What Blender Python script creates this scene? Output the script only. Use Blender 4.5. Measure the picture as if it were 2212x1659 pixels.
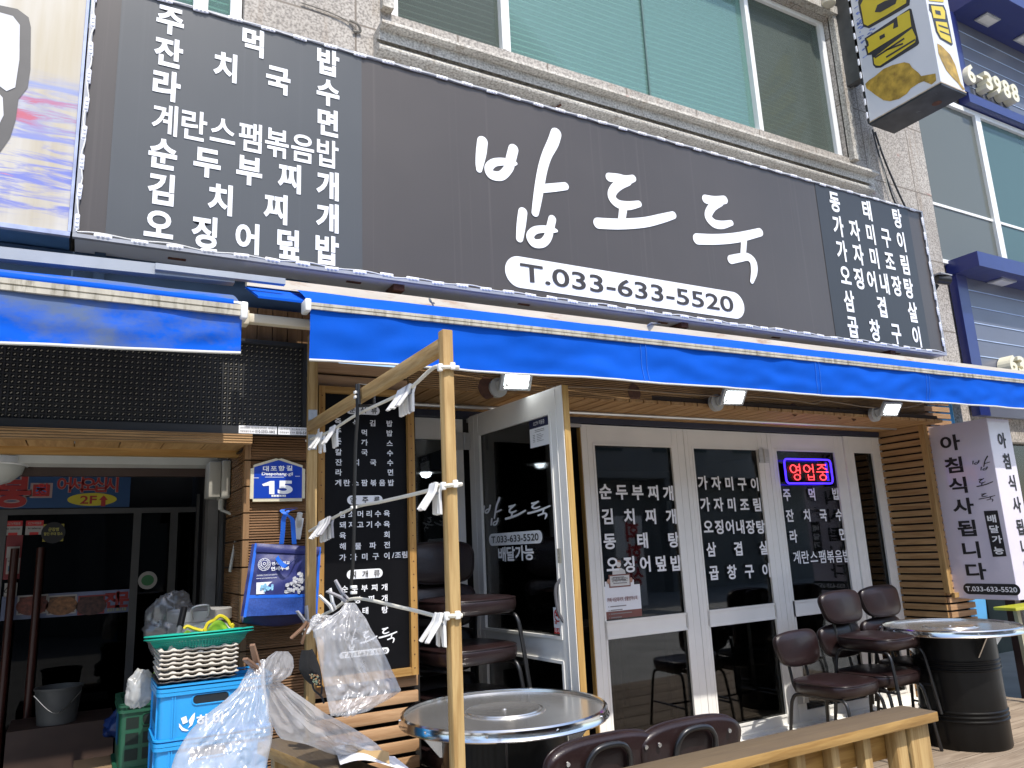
import bpy, bmesh, math, random
from mathutils import Vector, Matrix, noise
random.seed(7)
for o in list(bpy.data.objects): bpy.data.objects.remove(o)
SC = bpy.context.scene; COL = SC.collection
# ------------------------------------------------------------------ camera
ROT = Matrix(((0.87339438, -0.06328245, -0.48288465), (-0.48487169, -0.20587981, -0.85000762), (-0.04562563, 0.97652897, -0.21049813)))
F = 1645.1946; EYE = Vector((0, 0, 1.5))
cd = bpy.data.cameras.new('camera'); cam = bpy.data.objects.new('camera', cd); COL.objects.link(cam)
cd.sensor_width = 36; cd.sensor_fit = 'HORIZONTAL'; cd.lens = F/2212*36; cd.clip_start = .05; cd.clip_end = 500
cam.matrix_world = Matrix.Translation(EYE) @ ROT.to_4x4(); SC.camera = cam
# ------------------------------------------------------------------ light
SUN = Vector((0.05, 1.0, -1.65)).normalized()
w = bpy.data.worlds.new('World'); SC.world = w; w.use_nodes = True
nt = w.node_tree; bg = nt.nodes['Background']
sky = nt.nodes.new('ShaderNodeTexSky'); sky.sky_type = 'NISHITA'; sky.sun_disc = False
sky.sun_elevation = math.asin(-SUN.z); sky.sun_rotation = math.radians(180-2.9); sky.air_density = 1.0; sky.dust_density = 1.5
nt.links.new(sky.outputs[0], bg.inputs[0]); bg.inputs[1].default_value = 0.15
sl = bpy.data.lights.new('sun', 'SUN'); sl.energy = 2.55; sl.angle = math.radians(.53); sl.color = (1, .95, .87)
so = bpy.data.objects.new('sun', sl); COL.objects.link(so); so.rotation_euler = SUN.to_track_quat('-Z', 'Y').to_euler(); so.location = (0, -3, 12)
SC.view_settings.view_transform = 'Standard'; SC.view_settings.look = 'None'; SC.view_settings.gamma = 1
SC.view_settings.exposure = 0.92
cy = SC.cycles; cy.use_denoising = True; cy.max_bounces = 10; cy.transparent_max_bounces = 24; cy.glossy_bounces = 5; cy.diffuse_bounces = 5
cy.sample_clamp_indirect = 6; cy.caustics_reflective = False; cy.caustics_refractive = False
# ------------------------------------------------------------------ measuring: photo point + known depth -> place
def ray(u, v): return ROT @ Vector((u-1106, 829.5-v, -F))
def P(u, v, y): r = ray(u, v); return EYE + r*((y-EYE.y)/r.y)
def PZ(u, v, z): r = ray(u, v); return EYE + r*((z-EYE.z)/r.z)
def PX(u, v, x): r = ray(u, v); return EYE + r*((x-EYE.x)/r.x)
def PN(u, v, o, n): r = ray(u, v); return EYE + r*((Vector(o)-EYE).dot(n)/r.dot(n))
def T(ox, oy, s): return lambda x, y: ((x/s+ox)*.548611, (y/s+oy)*.548611)
# ------------------------------------------------------------------ objects
def tag(o, label=None, cat=None, group=None, kind=None):
    for k, v in (('label', label), ('category', cat), ('group', group), ('kind', kind)):
        if v: o[k] = v
    return o
def thing(name, label, cat, loc=(0, 0, 0), group=None):
    o = bpy.data.objects.new(name, None); COL.objects.link(o); o.location = loc; o.empty_display_size = .05
    return tag(o, label, cat, group)
def dup(o, parent=None):
    c = o.copy(); COL.objects.link(c)
    if parent: c.parent = parent
    for ch in list(o.children): dup(ch, c)
    return c
def wloc(o):
    v = Vector((0, 0, 0))
    while o: v += o.location; o = o.parent
    return v
class MB:
    def __init__(s): s.b = bmesh.new()
    def face(s, pts):
        try: return s.b.faces.new([s.b.verts.new(p) for p in pts])
        except ValueError: pass
    def hexa(s, a, b):  # two quads -> closed solid
        va = [s.b.verts.new(p) for p in a]; vb = [s.b.verts.new(p) for p in b]; n = len(va)
        s.b.faces.new(va[::-1]); s.b.faces.new(vb)
        for i in range(n): s.b.faces.new((va[i], va[(i+1) % n], vb[(i+1) % n], vb[i]))
        return s
    def box(s, x0, x1, y0, y1, z0, z1, bev=0):
        if bev:
            t = bmesh.new(); bmesh.ops.create_cube(t, size=1)
            for v in t.verts: v.co = Vector(((x0+x1)/2+v.co.x*(x1-x0), (y0+y1)/2+v.co.y*(y1-y0), (z0+z1)/2+v.co.z*(z1-z0)))
            bmesh.ops.bevel(t, geom=t.edges[:], offset=bev, segments=2, affect='EDGES', profile=.5)
            return s.join(t)
        q = lambda z: [Vector(p) for p in ((x0, y0, z), (x1, y0, z), (x1, y1, z), (x0, y1, z))]
        return s.hexa(q(z0), q(z1))
    def join(s, t):
        m = bpy.data.meshes.new('t'); t.to_mesh(m); t.free(); s.b.from_mesh(m); bpy.data.meshes.remove(m); return s
    def bar(s, p0, p1, w, h, up=(0, 0, 1), bev=0):  # w across, h along up
        p0 = Vector(p0); p1 = Vector(p1); d = (p1-p0).normalized(); u = Vector(up); u = (u-d*u.dot(d)).normalized(); r = d.cross(u)
        L = (p1-p0).length
        t = MB(); t.box(-w/2, w/2, -h/2, h/2, 0, L, bev)
        M = Matrix((r, u, d)).transposed().to_4x4(); M.translation = p0
        t.b.transform(M); return s.join(t.b)
    def tube(s, pts, r, n=10, closed=False, caps=True):
        pts = [Vector(p) for p in pts]; N = len(pts); rings = []; ref = None
        for i, p in enumerate(pts):
            a = pts[(i-1) % N] if (closed or i > 0) else p; b = pts[(i+1) % N] if (closed or i < N-1) else p
            d = (b-a).normalized()
            if ref is None: ref = d.orthogonal().normalized()
            ref = (ref-d*ref.dot(d)).normalized(); q = d.cross(ref); rr = r[i] if isinstance(r, (list, tuple)) else r
            rings.append([s.b.verts.new(p+(ref*math.cos(2*math.pi*k/n)+q*math.sin(2*math.pi*k/n))*rr) for k in range(n)])
        for i in range(N if closed else N-1):
            A, B = rings[i], rings[(i+1) % N]
            for k in range(n): s.b.faces.new((A[k], A[(k+1) % n], B[(k+1) % n], B[k]))
        if caps and not closed: s.b.faces.new(rings[0][::-1]); s.b.faces.new(rings[-1])
        return s
    def lathe(s, prof, c=(0, 0, 0), n=40, axis=None, shape=None):
        c = Vector(c); rings = []
        for r, z in prof:
            if r < 1e-6: rings.append([s.b.verts.new(c+Vector((0, 0, z)))])
            else: rings.append([s.b.verts.new(c+Vector((r*math.cos(2*math.pi*k/n), r*math.sin(2*math.pi*k/n), z))) for k in range(n)])
        for A, B in zip(rings, rings[1:]):
            for k in range(n):
                a, a2, b, b2 = A[k % len(A)], A[(k+1) % len(A)], B[k % len(B)], B[(k+1) % len(B)]
                vs = []
                for v in (a, a2, b2, b):
                    if v not in vs: vs.append(v)
                if len(vs) > 2: s.b.faces.new(vs)
        return s
    def pad(s, w, d, prof, n=48, e=3.4):  # superellipse cushion, prof = (scale, z)
        rings = []
        for sc, z in prof:
            rg = []
            for k in range(n):
                t = 2*math.pi*k/n; c, q = math.cos(t), math.sin(t)
                rg.append(s.b.verts.new((w/2*sc*math.copysign(abs(c)**(2/e), c), d/2*sc*math.copysign(abs(q)**(2/e), q), z)))
            rings.append(rg)
        for A, B in zip(rings, rings[1:]):
            for k in range(n): s.b.faces.new((A[k], A[(k+1) % n], B[(k+1) % n], B[k]))
        s.b.faces.new(rings[0][::-1]); s.b.faces.new(rings[-1]); return s
    def grid(s, fn, nu, nv):
        V = [[s.b.verts.new(fn(i/nu, j/nv)) for i in range(nu+1)] for j in range(nv+1)]
        for j in range(nv):
            for i in range(nu): s.b.faces.new((V[j][i], V[j][i+1], V[j+1][i+1], V[j+1][i]))
        return s
    def prism(s, pts, d):  # flat polygon pushed along d
        d = Vector(d); pts = [Vector(p) for p in pts]
        return s.hexa(pts, [p+d for p in pts])
    def xf(s, M): s.b.transform(M); return s
    def obj(s, name, mat, parent=None, smooth=False, recalc=True):
        if recalc: bmesh.ops.recalc_face_normals(s.b, faces=s.b.faces)
        if parent: s.b.transform(Matrix.Translation(-wloc(parent)))
        m = bpy.data.meshes.new(name); s.b.to_mesh(m); s.b.free()
        for mm in (mat if isinstance(mat, (list, tuple)) else [mat]): m.materials.append(mm)
        if smooth:
            for p in m.polygons: p.use_smooth = True
            if smooth != 'all':
                try: m.set_sharp_from_angle(angle=math.radians(38))
                except Exception: pass
        o = bpy.data.objects.new(name, m); COL.objects.link(o)
        if parent: o.parent = parent
        return o
def single(mb, name, mat, label, cat, loc=None, group=None, kind=None, smooth=False):
    if loc is not None: mb.b.transform(Matrix.Translation(-Vector(loc)))
    o = mb.obj(name, mat, smooth=smooth)
    if loc is not None: o.location = loc
    return tag(o, label, cat, group, kind)
def spline(pts, n=8):
    pts = [Vector(p) for p in pts]; out = []
    for i in range(len(pts)-1):
        p0 = pts[max(i-1, 0)]; p1 = pts[i]; p2 = pts[i+1]; p3 = pts[min(i+2, len(pts)-1)]
        for k in range(n):
            t = k/n; out.append(.5*((2*p1)+(p2-p0)*t+(2*p0-5*p1+4*p2-p3)*t*t+(3*p1-p0-3*p2+p3)*t**3))
    out.append(pts[-1]); return out
# ------------------------------------------------------------------ materials
def new(name):
    m = bpy.data.materials.new(name); m.use_nodes = True; t = m.node_tree
    return m, t, t.nodes['Principled BSDF']
def nd(t, typ, **kw):
    n = t.nodes.new(typ)
    for k, v in kw.items():
        if isinstance(k, str) and k.startswith('i_'): n.inputs[k[2:]].default_value = v
        else: setattr(n, k, v)
    return n
def ramp(t, fac, stops):
    r = nd(t, 'ShaderNodeValToRGB'); cr = r.color_ramp
    while len(cr.elements) < len(stops): cr.elements.new(.5)
    for e, (p, c) in zip(cr.elements, stops): e.position = p; e.color = (*c, 1) if len(c) == 3 else c
    t.links.new(fac, r.inputs[0]); return r.outputs[0]
def coords(t, sc=(1, 1, 1), kind='Object', rot=(0, 0, 0)):
    c = nd(t, 'ShaderNodeTexCoord'); m = nd(t, 'ShaderNodeMapping'); m.inputs['Scale'].default_value = sc; m.inputs['Rotation'].default_value = rot
    t.links.new(c.outputs[kind], m.inputs[0]); return m.outputs[0]
def mul(c, k): return tuple(min(1, x*k) for x in c[:3])
def noi(t, vec, scale, detail=4, rough=.55, dist=0):
    n = nd(t, 'ShaderNodeTexNoise'); n.inputs['Scale'].default_value = scale; n.inputs['Detail'].default_value = detail
    n.inputs['Roughness'].default_value = rough; n.inputs['Distortion'].default_value = dist; t.links.new(vec, n.inputs['Vector']); return n.outputs['Fac']
def mixc(t, fac, a, b, mode='MIX'):
    m = nd(t, 'ShaderNodeMix', data_type='RGBA', blend_type=mode)
    for sock, v in ((m.inputs[0], fac), (m.inputs[6], a), (m.inputs[7], b)):
        if isinstance(v, (int, float)): sock.default_value = v
        elif isinstance(v, tuple): sock.default_value = (*v, 1)
        else: t.links.new(v, sock)
    return m.outputs[2]
def bump(t, p, h, s, d=.01):
    b = nd(t, 'ShaderNodeBump'); b.inputs['Strength'].default_value = s; b.inputs['Distance'].default_value = d
    t.links.new(h, b.inputs['Height']); t.links.new(b.outputs[0], p.inputs['Normal'])
def mat(name, col, rough=.5, metal=0, var=.12, scale=6, bs=0, bscale=40, stretch=(1, 1, 1), spec=.5, dirt=None, coat=0):
    m, t, p = new(name); v = coords(t, stretch)
    c = ramp(t, noi(t, v, scale), [(.3, mul(col, 1-var)), (.7, mul(col, 1+var))])
    if dirt: c = mixc(t, ramp(t, noi(t, v, dirt[2], 6, .7), [(dirt[1], (0, 0, 0)), (min(1, dirt[1]+.18), (1, 1, 1))]), c, dirt[0])
    t.links.new(c, p.inputs['Base Color']); p.inputs['Roughness'].default_value = rough; p.inputs['Metallic'].default_value = metal
    p.inputs['Specular IOR Level'].default_value = spec; p.inputs['Coat Weight'].default_value = coat
    r = nd(t, 'ShaderNodeMapRange'); r.inputs['To Min'].default_value = max(.02, rough*.8); r.inputs['To Max'].default_value = min(1, rough*1.25)
    t.links.new(noi(t, v, scale*2.3), r.inputs[0]); t.links.new(r.outputs[0], p.inputs['Roughness'])
    if bs: bump(t, p, noi(t, v, bscale, 5), bs)
    return m
def wood(name, a, b, axis='x', sc=1.0, rough=.62, knots=True, ridge=0, dark=None, top=None):
    m, t, p = new(name); k = {'x': (.9, 14, 14), 'y': (14, .9, 14), 'z': (14, 14, .9)}[axis]
    v = coords(t, tuple(x*sc for x in k)); g = noi(t, v, 1.6, 6, .62, 1.2)
    c = ramp(t, g, [(.28, mul(b, .8)), (.45, b), (.56, a), (.75, mul(a, 1.12))])
    fine = noi(t, coords(t, tuple(x*sc*4 for x in k)), 2.2, 3)
    c = mixc(t, .35, c, ramp(t, fine, [(.35, mul(b, .9)), (.65, mul(a, 1.05))]))
    big = noi(t, coords(t, (1, 1, 1)), 1.7, 3)
    c = mixc(t, 1.0, c, ramp(t, big, [(.3, (.78, .78, .78)), (.7, (1, 1, 1))]), 'MULTIPLY')
    if dark: c = mixc(t, ramp(t, noi(t, coords(t, (1, 1, 1)), 3, 6, .7), [(.5, (0, 0, 0)), (.72, (1, 1, 1))]), c, dark)
    if top:  # boards weather grey on the face that takes the rain
        ge = nd(t, 'ShaderNodeNewGeometry'); sp = nd(t, 'ShaderNodeSeparateXYZ'); t.links.new(ge.outputs['True Normal'], sp.inputs[0])
        c = mixc(t, ramp(t, sp.outputs[2], [(.5, (0, 0, 0)), (.8, (.88, .88, .88))]), c, mixc(t, fine, top, mul(top, 1.5)))
    t.links.new(c, p.inputs['Base Color']); p.inputs['Roughness'].default_value = rough; p.inputs['Specular IOR Level'].default_value = .3
    h = fine
    if ridge:
        wv = nd(t, 'ShaderNodeTexWave', bands_direction='Z'); wv.inputs['Scale'].default_value = ridge
        t.links.new(coords(t), wv.inputs['Vector']); h = wv.outputs['Fac']
        bump(t, p, h, .9, .006); return m
    bump(t, p, h, .25, .004); return m
def glossmix(name, tint, gloss, rough=.02, extra=None, fres=1.35, k=1.0):
    m = bpy.data.materials.new(name); m.use_nodes = True; t = m.node_tree; t.nodes.clear()
    out = nd(t, 'ShaderNodeOutputMaterial'); tr = nd(t, 'ShaderNodeBsdfTransparent'); tr.inputs[0].default_value = (*tint, 1)
    gl = nd(t, 'ShaderNodeBsdfGlossy'); gl.inputs['Roughness'].default_value = rough; gl.inputs[0].default_value = (1, 1, 1, 1)
    fr = nd(t, 'ShaderNodeFresnel'); fr.inputs[0].default_value = fres
    ma = nd(t, 'ShaderNodeMath', operation='MULTIPLY_ADD'); ma.inputs[1].default_value = k; ma.inputs[2].default_value = gloss
    ma.use_clamp = True; t.links.new(fr.outputs[0], ma.inputs[0])
    mx = nd(t, 'ShaderNodeMixShader'); t.links.new(ma.outputs[0], mx.inputs[0]); t.links.new(tr.outputs[0], mx.inputs[1]); t.links.new(gl.outputs[0], mx.inputs[2])
    last = mx.outputs[0]
    if extra:
        df = nd(t, 'ShaderNodeBsdfDiffuse'); df.inputs[0].default_value = (*extra[0], 1)
        m2 = nd(t, 'ShaderNodeMixShader'); m2.inputs[0].default_value = extra[1]; t.links.new(last, m2.inputs[1]); t.links.new(df.outputs[0], m2.inputs[2]); last = m2.outputs[0]
    t.links.new(last, out.inputs[0]); return m
def emit(name, col, s):
    m, t, p = new(name); p.inputs['Base Color'].default_value = (*mul(col, .8), 1); p.inputs['Emission Color'].default_value = (*col, 1); p.inputs['Emission Strength'].default_value = s
    return m
def film(name, alpha, col, sc=14, bs=.5, rough=.2):
    m = bpy.data.materials.new(name); m.use_nodes = True; t = m.node_tree; t.nodes.clear()
    out = nd(t, 'ShaderNodeOutputMaterial'); tr = nd(t, 'ShaderNodeBsdfTransparent'); tr.inputs[0].default_value = (.93, .94, .95, 1)
    df = nd(t, 'ShaderNodeBsdfDiffuse'); df.inputs[0].default_value = (*col, 1)
    tl = nd(t, 'ShaderNodeBsdfTranslucent'); tl.inputs[0].default_value = (*col, 1)
    gl = nd(t, 'ShaderNodeBsdfGlossy'); gl.inputs['Roughness'].default_value = rough; gl.inputs[0].default_value = (1, 1, 1, 1)
    b = nd(t, 'ShaderNodeBump'); b.inputs['Strength'].default_value = bs; b.inputs['Distance'].default_value = .008
    v = coords(t); vo = nd(t, 'ShaderNodeTexVoronoi', feature='F2'); vo.inputs['Scale'].default_value = sc
    wp = nd(t, 'ShaderNodeMix', data_type='VECTOR'); wp.inputs[0].default_value = .12
    n0 = nd(t, 'ShaderNodeTexNoise'); n0.inputs['Scale'].default_value = 6; t.links.new(v, n0.inputs['Vector']); t.links.new(v, wp.inputs[4]); t.links.new(n0.outputs['Color'], wp.inputs[5])
    t.links.new(wp.outputs[1], vo.inputs['Vector']); t.links.new(vo.outputs['Distance'], b.inputs['Height'])
    for s in (df, gl, tl): t.links.new(b.outputs[0], s.inputs['Normal'])
    m1 = nd(t, 'ShaderNodeMixShader'); m1.inputs[0].default_value = .4; t.links.new(df.outputs[0], m1.inputs[1]); t.links.new(tl.outputs[0], m1.inputs[2])
    m2 = nd(t, 'ShaderNodeMixShader')
    al = nd(t, 'ShaderNodeMapRange'); al.inputs['To Min'].default_value = alpha*.65; al.inputs['To Max'].default_value = min(1, alpha*1.45)
    t.links.new(noi(t, v, 7, 5, .6), al.inputs[0]); t.links.new(al.outputs[0], m2.inputs[0])
    t.links.new(tr.outputs[0], m2.inputs[1]); t.links.new(m1.outputs[0], m2.inputs[2])
    m3 = nd(t, 'ShaderNodeMixShader'); m3.inputs[0].default_value = .07; t.links.new(m2.outputs[0], m3.inputs[1]); t.links.new(gl.outputs[0], m3.inputs[2])
    t.links.new(m3.outputs[0], out.inputs[0]); return m
# granite with joints and stains
def granite(name, c1, c2, joints=True):
    m, t, p = new(name); v = coords(t)
    sp = noi(t, v, 75, 2, .5); c = ramp(t, sp, [(.36, mul(c1, .62)), (.47, c1), (.58, c2), (.7, mul(c2, 1.15))])
    big = noi(t, v, 1.3, 6, .65); c = mixc(t, 1, c, ramp(t, big, [(.3, (.72, .7, .68)), (.62, (1, 1, 1))]), 'MULTIPLY')
    st = noi(t, coords(t, (6, 6, .5)), 1.5, 5, .7)
    c = mixc(t, ramp(t, st, [(.56, (0, 0, 0)), (.74, (.7, .7, .7))]), c, (.20, .13, .07))
    rd = noi(t, coords(t, (1.2, 1, 3)), 2.1, 5, .7); c = mixc(t, ramp(t, rd, [(.66, (0, 0, 0)), (.72, (.55, .55, .55))]), c, (.35, .07, .04))
    if joints:
        br = nd(t, 'ShaderNodeTexBrick'); br.offset = 0
        for k, x in (('Scale', 1), ('Mortar Size', .006), ('Brick Width', .62), ('Row Height', .62), ('Mortar Smooth', .1)): br.inputs[k].default_value = x
        rt = nd(t, 'ShaderNodeMapping'); rt.inputs['Rotation'].default_value = (math.pi/2, 0, 0); t.links.new(v, rt.inputs[0]); t.links.new(rt.outputs[0], br.inputs['Vector'])
        c = mixc(t, br.outputs['Fac'], c, (.16, .13, .10))
    t.links.new(c, p.inputs['Base Color']); p.inputs['Roughness'].default_value = .6; bump(t, p, sp, .15, .003); return m
W1 = wood('wood_post', (.50, .345, .15), (.35, .215, .08), 'z'); W1y = wood('wood_beam', (.47, .325, .15), (.33, .205, .08), 'y')
W1x = wood('wood_rail_front', (.44, .255, .075), (.28, .145, .035), 'x'); Wcap = wood('wood_rail_cap', (.44, .27, .09), (.29, .16, .045), 'x', top=(.075, .058, .040))
Wcapy = wood('wood_rail_cap_side', (.42, .27, .10), (.28, .16, .05), 'y', top=(.085, .066, .046))
Wslat = wood('wood_slat', (.55, .345, .19), (.42, .24, .12), 'x'); Wslaty = wood('wood_slat_side', (.50, .31, .14), (.36, .20, .08), 'y')
Wsof = wood('wood_soffit', (.54, .33, .145), (.40, .22, .085), 'y'); Wbeam = wood('wood_fascia', (.42, .25, .11), (.30, .17, .07), 'x', ridge=30)
Wpil = wood('wood_cladding', (.26, .135, .06), (.17, .085, .035), 'x', ridge=28, sc=.8); Wpilt = wood('wood_trim', (.30, .17, .08), (.22, .12, .05), 'z')
Wfr = wood('wood_frame', (.50, .29, .09), (.38, .19, .05), 'z'); Wfrx = wood('wood_frame_across', (.46, .27, .09), (.36, .19, .05), 'x')
Wdeck = wood('deck_boards', (.36, .285, .21), (.25, .19, .135), 'x', sc=.7, rough=.75); Wdoor = wood('wood_door_edge', (.55, .36, .12), (.45, .26, .08), 'z')
WHITE = mat('white_paint', (.86, .845, .80), .38, var=.05, scale=3, dirt=((.55, .52, .46), .72, 5)); ALU = mat('aluminium', (.62, .62, .60), .35, .7, var=.1)
TOPM = mat('scuffed_steel', (.56, .55, .53), .21, .80, var=.08, scale=3); CHROME = mat('polished_steel', (.76, .76, .75), .15, 1.0, var=.03, scale=3); STEEL = mat('brushed_steel', (.62, .63, .64), .22, 1.0, var=.05, scale=3)
BLACKM = mat('black_metal', (.012, .012, .013), .32, 0, var=.2, scale=8, coat=.3); DRUM = mat('black_drum', (.006, .006, .006), .34, 0, var=.3, scale=3, stretch=(4, 4, .3), spec=.22, coat=.06)
LEATHER = mat('brown_vinyl', (.017, .0085, .0085), .33, 0, var=.25, scale=9, bs=.12, bscale=120, spec=.4, coat=.12); PIPE = mat('vinyl_piping', (.015, .007, .007), .3, var=.1)
VINYLW = mat('white_vinyl', (.86, .87, .90), .45, var=.02); VINYLG = mat('white_glass_film', (.86, .86, .87), .5, var=.03); INK = mat('black_ink', (.012, .012, .014), .5, var=.1)
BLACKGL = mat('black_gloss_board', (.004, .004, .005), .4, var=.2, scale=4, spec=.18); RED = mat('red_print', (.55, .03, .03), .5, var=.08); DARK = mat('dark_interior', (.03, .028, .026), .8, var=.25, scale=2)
GLASS = glossmix('shop_glass', (.40, .41, .41), .03, k=.85); ROPE = mat('white_cord', (.70, .66, .56), .7, var=.12, bs=.4, bscale=220); BLK = mat('black_plastic', (.012, .012, .012), .4)
PLW = mat('white_plastic', (.78, .77, .74), .4, var=.07, scale=30); RUST = mat('rusty_cream_steel', (.66, .58, .43), .5, var=.08, dirt=((.42, .15, .03), .58, 5), stretch=(.6, 3, 3)); RUSTD = mat('rusted_iron', (.09, .035, .02), .8, var=.4, scale=20)
GREYP = mat('grey_plastic', (.42, .40, .35), .45, var=.06)
# ------------------------------------------------------------------ lettering
GC = {}
def glyph(ch, off=0.0):
    k = (ch, off)
    if k not in GC:
        c = bpy.data.curves.new('g', 'FONT'); c.body = ch; c.offset = off; c.resolution_u = 4
        o = bpy.data.objects.new('g', c); COL.objects.link(o)
        dg = bpy.context.evaluated_depsgraph_get(); m = bpy.data.meshes.new_from_object(o.evaluated_get(dg))
        V = [(v.co.x, v.co.y) for v in m.vertices]; Fs = [tuple(p.vertices) for p in m.polygons]
        bpy.data.objects.remove(o); bpy.data.curves.remove(c); bpy.data.meshes.remove(m)
        xs = [v[0] for v in V] or [0, 1]; ys = [v[1] for v in V] or [0, 1]
        GC[k] = (V, Fs, min(xs), max(xs), min(ys), max(ys))
    return GC[k]
class TX:
    def __init__(s, o, r=(1, 0, 0), up=(0, 0, 1), n=(0, -1, 0)):
        s.o = Vector(o); s.r = Vector(r).normalized(); s.up = Vector(up); s.n = Vector(n).normalized(); s.m = MB()
    def at(s, a, b, d): return s.o+s.r*a+s.up*b+s.n*d
    def ab(s, p): q = Vector(p)-s.o; return q.dot(s.r), q.dot(s.up)
    def px(s, u, v): return s.ab(PN(u, v, s.o, s.n))
    def _put(s, V, Fs, fn):
        vs = [s.m.b.verts.new(fn(v)) for v in V]
        for f in Fs:
            try: s.m.b.faces.new([vs[i] for i in f])
            except ValueError: pass
    def ch(s, c, a, b, w, h, off=.022, d=.003):
        V, Fs, x0, x1, y0, y1 = glyph(c, off); R_ = glyph('밥', off); kx = w/(R_[3]-R_[2]); ky = h/(R_[5]-R_[4]); yc = (R_[4]+R_[5])/2; xc = (x0+x1)/2
        s._put(V, Fs, lambda v: s.at(a+(v[0]-xc)*kx, b+(v[1]-yc)*ky, d))
    def row(s, text, p0, p1, w, h, off=.022, d=.003):  # p0/p1: centres of first and last letter
        n = len(text)
        for i, c in enumerate(text):
            if c == ' ': continue
            t = i/(n-1) if n > 1 else 0
            s.ch(c, p0[0]+(p1[0]-p0[0])*t, p0[1]+(p1[1]-p0[1])*t, w, h, off, d)
    def fit(s, text, a0, b0, a1, b1, off=.0, d=.005):
        V, Fs, x0, x1, y0, y1 = glyph(text, off); kx = (a1-a0)/(x1-x0); ky = (b1-b0)/(y1-y0)
        s._put(V, Fs, lambda v: s.at(a0+(v[0]-x0)*kx, b0+(v[1]-y0)*ky, d))
    def poly(s, pts, d=.003): s.m.face([s.at(a, b, d) for a, b in pts])
    def rect(s, a0, b0, a1, b1, d=.003): s.poly([(a0, b0), (a1, b0), (a1, b1), (a0, b1)], d)
    def cap(s, a0, b0, a1, b1, d=.003, r=None, n=10):
        r = r or (b1-b0)/2; pts = []
        for cx_, cy_, t0 in ((a1-r, b1-r, 0), (a0+r, b1-r, 90), (a0+r, b0+r, 180), (a1-r, b0+r, 270)):
            for k in range(n+1): t = math.radians(t0+90*k/n); pts.append((cx_+r*math.cos(t), cy_+r*math.sin(t)))
        s.poly(pts, d)
    def oval(s, a, b, ra, rb, d=.003, n=28): s.poly([(a+ra*math.cos(2*math.pi*k/n), b+rb*math.sin(2*math.pi*k/n)) for k in range(n)], d)
    def ring(s, a, b, r0, r1, d=.003, n=28):
        for k in range(n):
            t0, t1 = 2*math.pi*k/n, 2*math.pi*(k+1)/n
            s.poly([(a+r*math.cos(t), b+r*math.sin(t)) for r, t in ((r0, t0), (r1, t0), (r1, t1), (r0, t1))], d)
    def strokes(s, S, fn, k, d=.003):  # hand-drawn strokes: lists of (x, y, r)
        for i, st in enumerate(S):
            q = spline([Vector(p) for p in st], 7); L = []
            for j, p in enumerate(q):
                a = q[max(j-1, 0)]; b = q[min(j+1, len(q)-1)]; t = Vector((b.x-a.x, b.y-a.y)).normalized(); L.append((p, Vector((-t.y, t.x)), t))
            prev = None
            for j, (p, nn, t) in enumerate(L):
                dd = d+i*.0003+j*.00002
                A = fn(p.x+nn.x*p.z, p.y+nn.y*p.z); B = fn(p.x-nn.x*p.z, p.y-nn.y*p.z)
                cur = (s.m.b.verts.new(s.at(A[0], A[1], dd)), s.m.b.verts.new(s.at(B[0], B[1], dd)))
                if prev:
                    try: s.m.b.faces.new((prev[0], prev[1], cur[1], cur[0]))
                    except ValueError: pass
                prev = cur
            for e, sg in ((0, -1), (len(L)-1, 1)):
                p, nn, t = L[e]; dd = d+i*.0003+(.00002*e)-.0001*sg
                pts = [fn(p.x+(nn.x*math.cos(x)+t.x*sg*math.sin(x))*p.z, p.y+(nn.y*math.cos(x)+t.y*sg*math.sin(x))*p.z) for x in [math.pi*q_/10 for q_ in range(11)]]
                s.poly(pts, dd)
    def obj(s, name, m, parent=None): return s.m.obj(name, m, parent)
# brush-written shop name, traced as strokes in one common frame (photo pixels of the signboard)
a_ = lambda L: [(x/1.58+1300, y/1.58, r/1.58) for x, y, r in L]
b_ = lambda L: [(x/1.58+2632, y/1.58, r/1.58) for x, y, r in L]
LOGO1 = [a_(x) for x in ([(946, 882, 33), (938, 950, 33), (928, 1020, 26), (925, 1056, 19)],
  [(1138, 930, 32), (1120, 1000, 32), (1108, 1048, 29), (1062, 1095, 29), (1002, 1088, 29), (985, 1046, 27), (1018, 1014, 25), (1080, 1008, 23), (1130, 1018, 20), (1152, 1019, 11)],
  [(1403, 833, 35), (1384, 890, 36), (1345, 970, 32), (1318, 1060, 31), (1300, 1160, 31), (1284, 1260, 28), (1273, 1326, 24)],
  [(1300, 1176, 27), (1390, 1168, 26), (1460, 1160, 24)],
  [(1196, 1322, 30), (1186, 1400, 30), (1176, 1485, 24)],
  [(1379, 1366, 26), (1366, 1420, 27), (1350, 1480, 27), (1318, 1514, 27), (1266, 1514, 27), (1241, 1472, 26), (1270, 1436, 24), (1330, 1427, 22), (1380, 1433, 19), (1404, 1438, 10)])]
LOGO2 = [a_(x) for x in ([(1736, 1104, 27), (1790, 1110, 28), (1840, 1121, 28), (1882, 1111, 22)],
  [(1850, 1132, 24), (1790, 1155, 30), (1754, 1195, 29), (1754, 1235, 28), (1790, 1270, 27), (1850, 1281, 27), (1918, 1270, 20)],
  [(1822, 1290, 28), (1810, 1380, 25)], [(1665, 1390, 34), (1800, 1395, 33), (1950, 1385, 31), (2060, 1360, 28), (2131, 1340, 23)])]
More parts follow.
